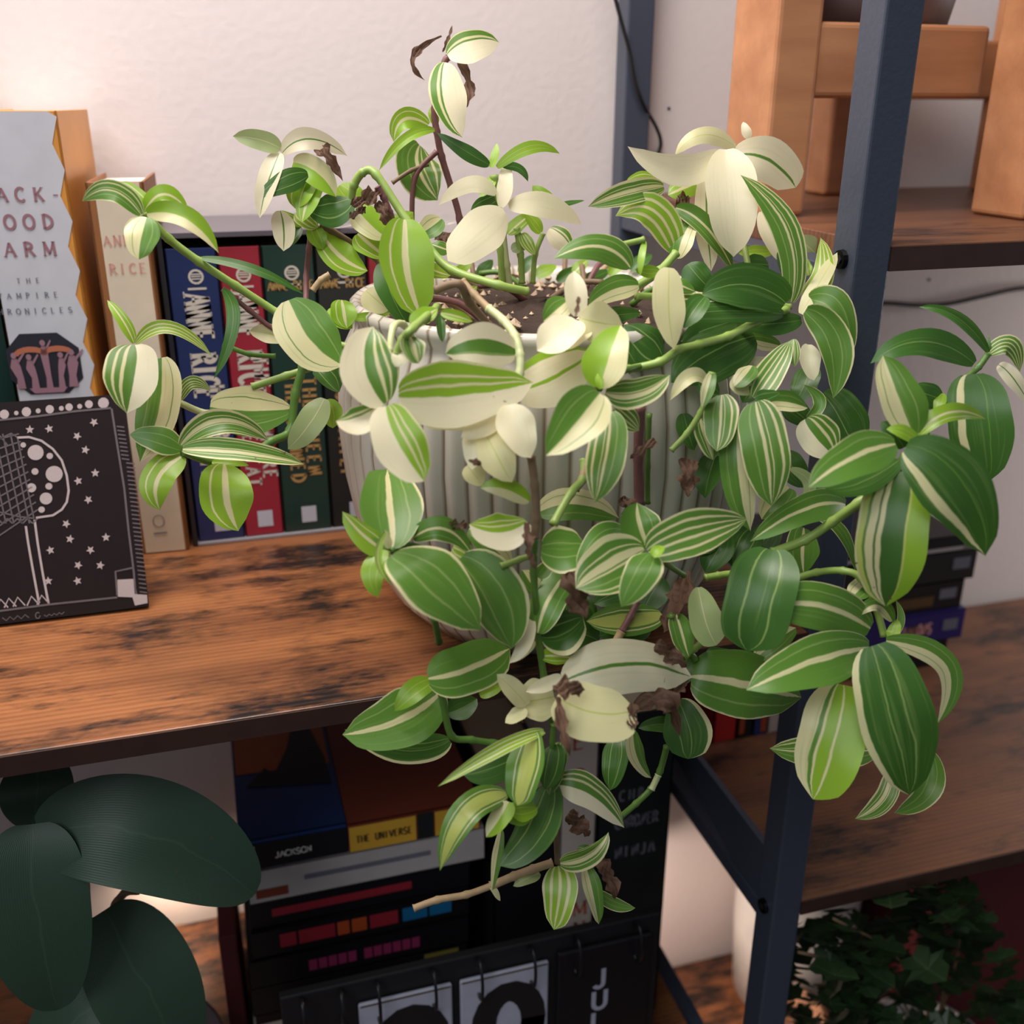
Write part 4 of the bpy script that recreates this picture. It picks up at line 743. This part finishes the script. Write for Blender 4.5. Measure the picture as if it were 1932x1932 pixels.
shoot(-.005, [('lime', 8, [(1129, 570, .02), (1165, 556, .012), (1199, 541, .005), (1245, 511, .008), (1275, 478, .012)]), ('lime', 7, [(1199, 558), (1270, 560), (1351, 561), (1440, 572), (1490, 580)]), ('lime', 8, [(1185, 697, -.03), (1245, 683, -.035), (1280, 660, -.032), (1318, 650, -.03), (1374, 634, -.022), (1427, 607, -.014), (1485, 584, -.008)]), ('lime', 6, [(1172, 462), (1215, 452)])],
 [(1492, 570, 1397, 330, 54, 's', 1486, 440, {'roll': .3}), (1515, 570, 1548, 448, 44, 'sl', 1552, 520), (1511, 592, 1580, 476, 32, 'cy', 1548, 530, {'d': .006}), (1482, 572, 1325, 555, 84, 'gd', 1410, 540, {'d': .010, 'roll': -.1, 'prof': (.4, .5)}), (1478, 593, 1238, 602, 42, 'gd', 1364, 588, {'d': .006}), (1512, 604, 1390, 612, 42, 'gd', {'d': .002}), (1520, 585, 1572, 752, 64, 'ge', 1576, 650, {'d': .012, 'wave': .1}), (1526, 562, 1602, 680, 58, 'ge', 1582, 586, {'d': .004}),
  (1189, 505, 1044, 488, 54, 'gs', 1130, 466, {'d': .004, 'roll': -.3}), (1217, 455, 1208, 522, 14, 'yl'), (1205, 538, 1110, 576, 48, 'hpm', 1155, 546), (1245, 512, 1198, 508, 24, 'yl'), (1262, 505, 1272, 660, 62, 'cy', 1262, 582, {'d': .016}), (1322, 575, 1253, 578, 24, 's', {'d': .006}), (1424, 634, 1266, 722, 112, 'gd', 1342, 668, {'d': .002, 'roll': .1}), (1386, 606, 1284, 645, 44, 'gd'), (1248, 678, 1178, 612, 80, 'g', {'d': .01}), (1354, 690, 1462, 675, 38, 'cc', 1410, 692), (1472, 652, 1400, 636, 32, 'hpm'),
  (1298, 498, 1342, 546, 52, 'gd', {'d': -.02}), (1265, 530, 1312, 550, 28, 'gs'), (1525, 520, 1522, 486, 18, 'y'), (1130, 600, 1210, 590, 30, 'stem'[:0] or 'gd', {'d': -.02}), (1440, 520, 1400, 560, 50, 'gd', {'d': -.02}), (1500, 520, 1470, 470, 40, 'gd', {'d': -.03})])
# right middle cluster
shoot(-.036, [('lime', 6, [(1344, 702), (1332, 750), (1322, 778), (1296, 818), (1266, 850)]), ('purple', 10, [(1207, 770, -.028), (1205, 860, -.03), (1206, 952, -.03)]), ('green', 5, [(1225, 780, -.024), (1222, 880, -.026), (1222, 950, -.026)])],
 [(1421, 750, 1492, 642, 56, 's', 1456, 700), (1426, 758, 1456, 955, 92, 's', 1444, 850, {'d': .012, 'roll': .1, 'prof': (.42, .55)}), (1447, 758, 1524, 770, 40, 'hp', 1485, 758, {'d': .002}), (1424, 752, 1472, 740, 28, 'g', {'d': .01}), (1394, 790, 1416, 1002, 66, 'hpm', 1392, 900, {'d': .004, 'roll': .1}), (1362, 745, 1352, 852, 66, 's', 1360, 800), (1332, 718, 1264, 756, 30, 'cy', 1300, 712), (1344, 702, 1325, 770, 26, 'hp'), (1322, 790, 1345, 868, 48, 's', {'d': -.004}),
  (1522, 790, 1516, 726, 24, 'ge', 1546, 758), (1520, 790, 1576, 862, 76, 'csm', 1548, 828), (1552, 742, 1622, 862, 92, 'gd', {'d': -.03}), (1497, 640, 1500, 692, 24, 's', {'d': -.012}), (1525, 650, 1536, 718, 38, 'cc', {'d': -.02}), (1595, 952, 1415, 1022, 60, 'gs', 1518, 962, {'d': .02, 'roll': .1}), (1517, 996, 1517, 1084, 62, 'gs', {'d': .006}), (1543, 977, 1614, 1078, 22, 'ge', 1590, 1006, {'d': .012}), (1492, 885, 1500, 962, 24, 'u', 1528, 915), (1490, 921, 1437, 980, 58, 'hp', {'d': -.008}),
  (1236, 832, 1188, 866, 24, 'b', {'d': .006}), (1300, 865, 1298, 938, 46, 'b'), (1178, 935, 1196, 985, 34, 'b'), (1420, 690, 1385, 730, 36, 'hp', {'d': -.006}), (1380, 715, 1420, 742, 40, 'cy', {'d': -.006}), (1320, 720, 1358, 745, 36, 'g', {'d': -.01}), (1350, 860, 1330, 940, 50, 'gd', {'d': -.02}), (1290, 780, 1310, 850, 40, 'gd', {'d': -.02}), (1340, 960, 1320, 1050, 60, 'gd', {'d': -.02}), (1480, 850, 1520, 920, 50, 'gd', {'d': -.03}), (1460, 990, 1420, 1060, 60, 'gd', {'d': -.02}), (1530, 690, 1500, 760, 50, 'gd', {'d': -.03})])
# centre rosette
shoot(-.070, [('green', 6, [(1238, 1042), (1260, 1065, -.06), (1290, 1085, -.05)])],
 [(1222, 1040, 1410, 979, 88, 's', 1310, 1004, {'d': .006, 'roll': .05}), (1215, 1036, 1086, 1110, 112, 's', 1148, 1072, {'d': .002, 'roll': .15}), (1175, 1004, 1088, 1078, 54, 'ge', 1130, 1020, {'d': -.008}), (1230, 1045, 1172, 1145, 70, 'gem', 1208, 1086, {'d': .014, 'roll': .05}), (1222, 1032, 1202, 948, 78, 'gs', 1206, 990, {'d': -.002}), (1232, 1050, 1252, 1030, 22, 'yl', {'d': .018})])
# young growth on top of the pot
shoot(.075, [('lime', 7, [(948, 540), (945, 470), (940, 400), (932, 330)]), ('lime', 6, [(985, 535), (982, 480), (975, 430)]), ('lime', 5, [(1005, 535), (1010, 480), (1025, 440)]), ('pale', 7, [(962, 545), (955, 500), (948, 440)])],
 [(923, 311, 824, 250, 28, 'gd', 878, 286), (926, 316, 938, 270, 16, 'yl'), (938, 316, 1056, 290, 24, 'yl', 1002, 278), (948, 314, 996, 343, 16, 'gd', 980, 318), (936, 366, 827, 388, 32, 'cc', 886, 348, {'d': .006}), (945, 391, 954, 298, 30, 'cc', {'d': .006}), (960, 390, 1097, 424, 46, 'cc', 1030, 388, {'d': .004}), (954, 402, 845, 492, 84, 'cc', 905, 440, {'d': .018, 'roll': .1, 'prof': (.5, .5)}), (940, 372, 888, 396, 28, 'g'),
  (1045, 388, 1004, 350, 28, 'yl'), (1050, 388, 1103, 378, 9, 'gd'), (1036, 432, 1080, 474, 42, 'cgm'), (958, 442, 1002, 404, 28, 'y'), (965, 472, 996, 460, 22, 'u'), (985, 440, 1010, 480, 24, 'sl'), (1020, 440, 990, 400, 24, 'yl'), (930, 335, 905, 372, 22, 'yl')])
shoot(.058, [('purple', 6, [(746, 429), (735, 400), (724, 373), (712, 352)]), ('tan', 6, [(590, 548, .07), (606, 528, .07), (622, 518, .07)])],
 [(764, 414, 792, 596, 100, 'y', 768, 500, {'d': .012, 'roll': .1, 'prof': (.45, .5)}), (720, 497, 772, 614, 50, 'gd', 742, 560), (716, 362, 660, 386, 34, 'b'), (690, 390, 657, 412, 18, 'b'), (715, 378, 738, 432, 30, 'b'), (833, 413, 784, 446, 42, 'hp', {'d': -.01}), (846, 472, 813, 460, 26, 'gs'), (826, 430, 845, 480, 30, 'b', {'d': -.02}), (740, 440, 780, 400, 40, 'yl', {'d': -.02}), (800, 500, 850, 520, 26, 'y'), (870, 560, 900, 540, 20, 'y')])

# litter of short stems and leaf stubs over the soil
rl = random.Random(21)
for i in range(16):
    a = rl.uniform(0, 6.28); r0 = .075*math.sqrt(rl.random()); b_ = a+rl.uniform(-1, 1)
    p = Vector((PC.x+r0*math.cos(a), PC.y+.01+r0*math.sin(a), .160)); q = p+Vector((.028*math.cos(b_), .02*math.sin(b_), rl.uniform(.004, .016)))
    V, Fc = tube_geo(smooth_path([p, (p+q)/2+Vector((0, 0, .004)), q], 4), [.0016]*9, 6)
    mk('stem', V, Fc, M['stem '+rl.choice(('purple', 'brown', 'tan', 'green'))], plant, True)
shoot(.140, [], [(1010, 520, 1050, 500, 24, 'yl'), (1050, 530, 1090, 505, 22, 'gd'), (1100, 530, 1150, 510, 24, 'gd'), (1150, 520, 1180, 480, 24, 'yl'), (980, 515, 1010, 480, 22, 'gd'), (1080, 520, 1110, 490, 22, 'y'), (1190, 510, 1230, 480, 26, 'gd'), (900, 520, 930, 490, 24, 'gd'), (860, 515, 890, 490, 20, 'yl'), (1120, 540, 1165, 540, 18, 'b'), (1020, 545, 1060, 535, 18, 'b'), (930, 530, 980, 520, 18, 'b')])

shoot(-.022, [], [(1370, 1010, 1330, 1080, 60, 'gd'), (1420, 1000, 1385, 1075, 60, 'g'), (1300, 990, 1350, 1040, 56, 'gd'), (1250, 1090, 1210, 1160, 60, 'gd'), (1330, 560, 1290, 620, 44, 'gd'), (1150, 640, 1200, 690, 54, 'g'), (1440, 700, 1400, 760, 50, 'gd'), (1480, 760, 1530, 800, 46, 'gd'), (1080, 1120, 1120, 1200, 60, 'gd'), (1480, 1060, 1520, 1110, 50, 'gd')])


# ------------------------------------------------------------------ dark broad-leaved plant, lower left
dp = thing('broad_leaf_plant', 'dark green plant with broad hanging leaves under the main shelf at left', 'potted plant', (-.085, .10, -.3628))
lathe('pot', (-.085, .10, -.3628), [(.03, 0), (.04, .001), (.046, .03), (.050, .075), (.047, .075), (.044, .06), (0, .06)], M['planter grey'], dp, 40)
rd = random.Random(5)
def dstem(pts, r=.0022): return tube('stem', pts, r, M['stem brown'], dp, 8)
c0 = Vector((-.085, .1, -.30))
s1 = dstem([c0, W(180, 1800, .06), W(160, 1650, .05), W(150, 1500, .06), W(190, 1480, .08)])
s2 = dstem([c0, W(215, 1760, .07), W(230, 1690, .055), W(262, 1680, .05)])
for (x0, y0, x1, y1, wp, mx, my, Y0, Y1) in ((70, 1575, 480, 1688, 205, 290, 1578, .035, .02), (60, 1555, 110, 1905, 190, 70, 1720, .030, .01), (196, 1718, 350, 2010, 190, 276, 1862, .045, .02), (60, 1430, 60, 1570, 130, 70, 1500, .075, .06), (230, 1850, 60, 1990, 160, 150, 1920, .07, .06)):
    leaf(s1, x0, y0, x1, y1, wp, 'dark', mx, my, Y0=Y0, Y1=Y1, Ym=(Y0+Y1)/2-.008, roll=rd.uniform(-.1, .2), fold=.12, wave=.02, rng=rd, nl=30, nc=12, prof=(.42, .5))

# ------------------------------------------------------------------ right hand shelves
# stack of paperbacks on the middle right shelf
G2 = 'paperbacks stacked on the right shelf'
zs = [-.1797, -.1547, -.1280, -.1028, -.0766, -.0630]; xe = [.5565, .5665, .5625, .5700, .5560]
for i, (cv, lab) in enumerate((('cov black', 'black paperback at the bottom of the right shelf stack'), ('cov purple', 'blue violet paperback second from bottom of the right shelf stack'), ('cov black', 'black paperback lying on the blue violet one'), ('spine black', 'charcoal paperback second from top of the right shelf stack'), ('cov black', 'thin black paperback on top of the right shelf stack'))):
    t = lying('paperback_book', lab, xe[i]-.165, xe[i], .2068-(.003 if i == 1 else 0), .2930, zs[i], zs[i+1]-.0002, M[cv], M['paper'], G2)
    yy = .2068-(.003 if i == 1 else 0)
    if i == 1:
        text('SIMMONS', (.503, yy, zs[1]+.008), X_, Z_, .0095, .0048, M['ink pink'], t, .2, False, aspect=.5); patch('print_block', .546, .560, zs[1]+.009, zs[1]+.019, yy, M['ink dimgrey'], t)
    if i == 0: patch('print_block', .535, .552, zs[0]+.006, zs[0]+.014, yy, M['ink dimgrey'], t)
    if i == 2: patch('print_block', .50, .535, zs[2]+.005, zs[2]+.014, yy, M['ink brown'], t); patch('print_block', .54, .556, zs[2]+.010, zs[2]+.019, yy, M['ink dimgrey'], t)
    if i == 3: patch('print_block', .548, .564, zs[3]+.010, zs[3]+.020, yy, M['ink dimgrey'], t)
    if i == 4: patch('print_block', .40, .555, zs[4]+.001, zs[4]+.004, yy, M['cov grey'], t)
# upright books behind the plant
U2 = 'upright books on the right shelf'
for x0, x1, cv, lab in ((.320, .3385, 'cov red', 'bright red upright book on the right shelf behind the post'), (.3388, .3520, 'cov black', 'black upright book with orange stripes beside the red book'), (.3523, .3640, 'cov navy', 'dark navy upright book behind the front post'), (.3643, .3740, 'cov cream', 'pale thin upright book behind the front post')):
    t, c = standing('paperback_book', lab, x0, x1, .158, .285, -.1797, -.112, M[cv], M['paper'], U2)
    if cv == 'cov black':
        patch('print_block', x0+.002, x0+.006, -.176, -.150, .158, M['ink orange'], t)
    if cv == 'cov navy': patch('print_block', x0+.006, x0+.0105, -.177, -.150, .158, M['ink orange'], t)
# wooden stand with grey planter on the upper right shelf
st = thing('wooden_plant_stand', 'light brown wooden plant stand on the upper right shelf', 'plant stand', (.37, .16, .1927))
def slab(name, x0, x1, y0, y1, z0, z1, par=st): return from_bm(name, box_bm(x0, x1, y0, y1, z0, z1, .0030, 3), M['oak'], par)
slab('leg', .2985, .3260, .120, .168, .1927, .345); slab('leg', .4290, .4580, .070, .112, .1927, .345); slab('leg', .412, .4385, .236, .262, .1927, .345); slab('leg', .54, .565, .21, .25, .1927, .345)
slab('rail', .322, .433, .1215, .1330, .2540, .2915); slab('rail', .4385, .55, .2400, .2520, .2540, .2915); slab('rail', .455, .55, .1215, .133, .254, .2915)
t = thing('planter', 'grey ceramic planter resting on the wooden stand', 'planter', (.385, .178, .2918))
lathe('planter_body', (.385, .183, .2918), [(.035, 0), (.052, .001), (.056, .02), (.058, .06), (.058, .09), (.054, .09), (.052, .07), (.0, .07)], M['planter grey'], t, 40)
# cords
tag(tube('power_cord', [W(1090, -420, .268), W(1125, -180, .268), W(1155, -30, .268), W(1172, 40, .268), W(1187, 95, .268), W(1197, 150, .268), W(1213, 195, .27), W(1238, 240, .285), W(1247, 270, .292), W(1240, 300, .292), W(1236, 360, .292)], .0013, M['cord'], None, 8), 'thin black cord hanging down past the back post', 'cord')
tag(tube('power_cord', [W(1600, 572, .291), W(1675, 572, .291), W(1735, 576, .291), W(1790, 573, .291), W(1850, 560, .291), W(1932, 543, .291), W(2050, 538, .291)], .0019, M['cord'], None, 8), 'black cable running along the wall under the upper right shelf', 'cord')
# bottom right: white planter and peach pot
tag(lathe('white_planter', (.468, .238, -.5368), [(.04, 0), (.050, .001), (.055, .08), (.056, .16), (.056, .205), (.053, .205), (.052, .18), (0, .18)], M['pot white'], None, 40), 'white cylindrical planter behind the front post on the bottom shelf', 'planter')
tag(lathe('peach_pot', (.420, .160, -.5368), [(.02, 0), (.028, .001), (.036, .02), (.038, .04), (.034, .058), (.028, .064), (.026, .064), (.02, .05), (0, .05)], M['pot peach'], None, 40), 'small rounded peach pot on the bottom right shelf', 'pot')
tag(from_bm('storage_box', box_bm(.535, .84, .14, .285, -.5366, -.305, .004, 3), M['cov maroon']), 'dark maroon storage box behind the ivy on the bottom right shelf', 'box')
# ivy
iv = thing('potted_ivy', 'dark small-leaved ivy in shadow on the bottom right shelf', 'potted plant', (.52, .10, -.5368))
lathe('pot', (.50, .085, -.5368), [(.035, 0), (.045, .001), (.052, .04), (.055, .075), (.051, .075), (.048, .06), (0, .06)], M['pot white'], iv, 40)
ri = random.Random(11)
sp_ = [(0, 0), (.30, -.10), (.42, .12), (.30, .28), (.62, .42), (.38, .55), (.34, .78), (0, 1), (-.34, .78), (-.38, .55), (-.62, .42), (-.30, .28), (-.42, .12), (-.30, -.10)]
me = bpy.data.meshes.new('ivy_leaf'); V = [(0, .45, .06)]+[(a, b_, -.12*abs(a)-.1*(b_-.4)**2) for a, b_ in sp_]
me.from_pydata(V, [], [(0, i+1, (i+1) % 14+1) for i in range(14)]); me.materials.append(M['leaf ivy'])
l_ = me.uv_layers.new(name='UVMap')
for i, lp in enumerate(me.loops):
    v = V[lp.vertex_index]; l_.data[i].uv = ((v[0]/.62+1)/2, v[1])
ctr = Vector((.50, .085, -.47)); vines = []
for i in range(9):
    px, py = ri.uniform(1500, 1880), ri.uniform(1680, 1900); q = W(px, py, ri.uniform(.0, .10))
    vines.append(tube('vine', [ctr, (ctr+q)/2+Vector((0, -.01, .04)), q], .0010, M['stem brown'], iv, 6, 4))
n = 0
while n < 280:
    px, py = ri.uniform(1465, 1920), ri.uniform(1640, 2000)
    top = 1745-(px-1500)*.36 if px < 1800 else 1640+(px-1800)*2.0
    if py < top: continue
    q = W(px, py, ri.uniform(-.005, .08))
    if q.x < .303 and q.y < .03: continue
    o = bpy.data.objects.new('leaf', me); link(o, iv, q)
    s_ = ri.uniform(.015, .027); o.scale = (s_, s_, s_)
    o.rotation_euler = (ri.uniform(.6, 1.6)+math.pi*.5, ri.uniform(-.6, .6), ri.uniform(-.9, .9)); n += 1
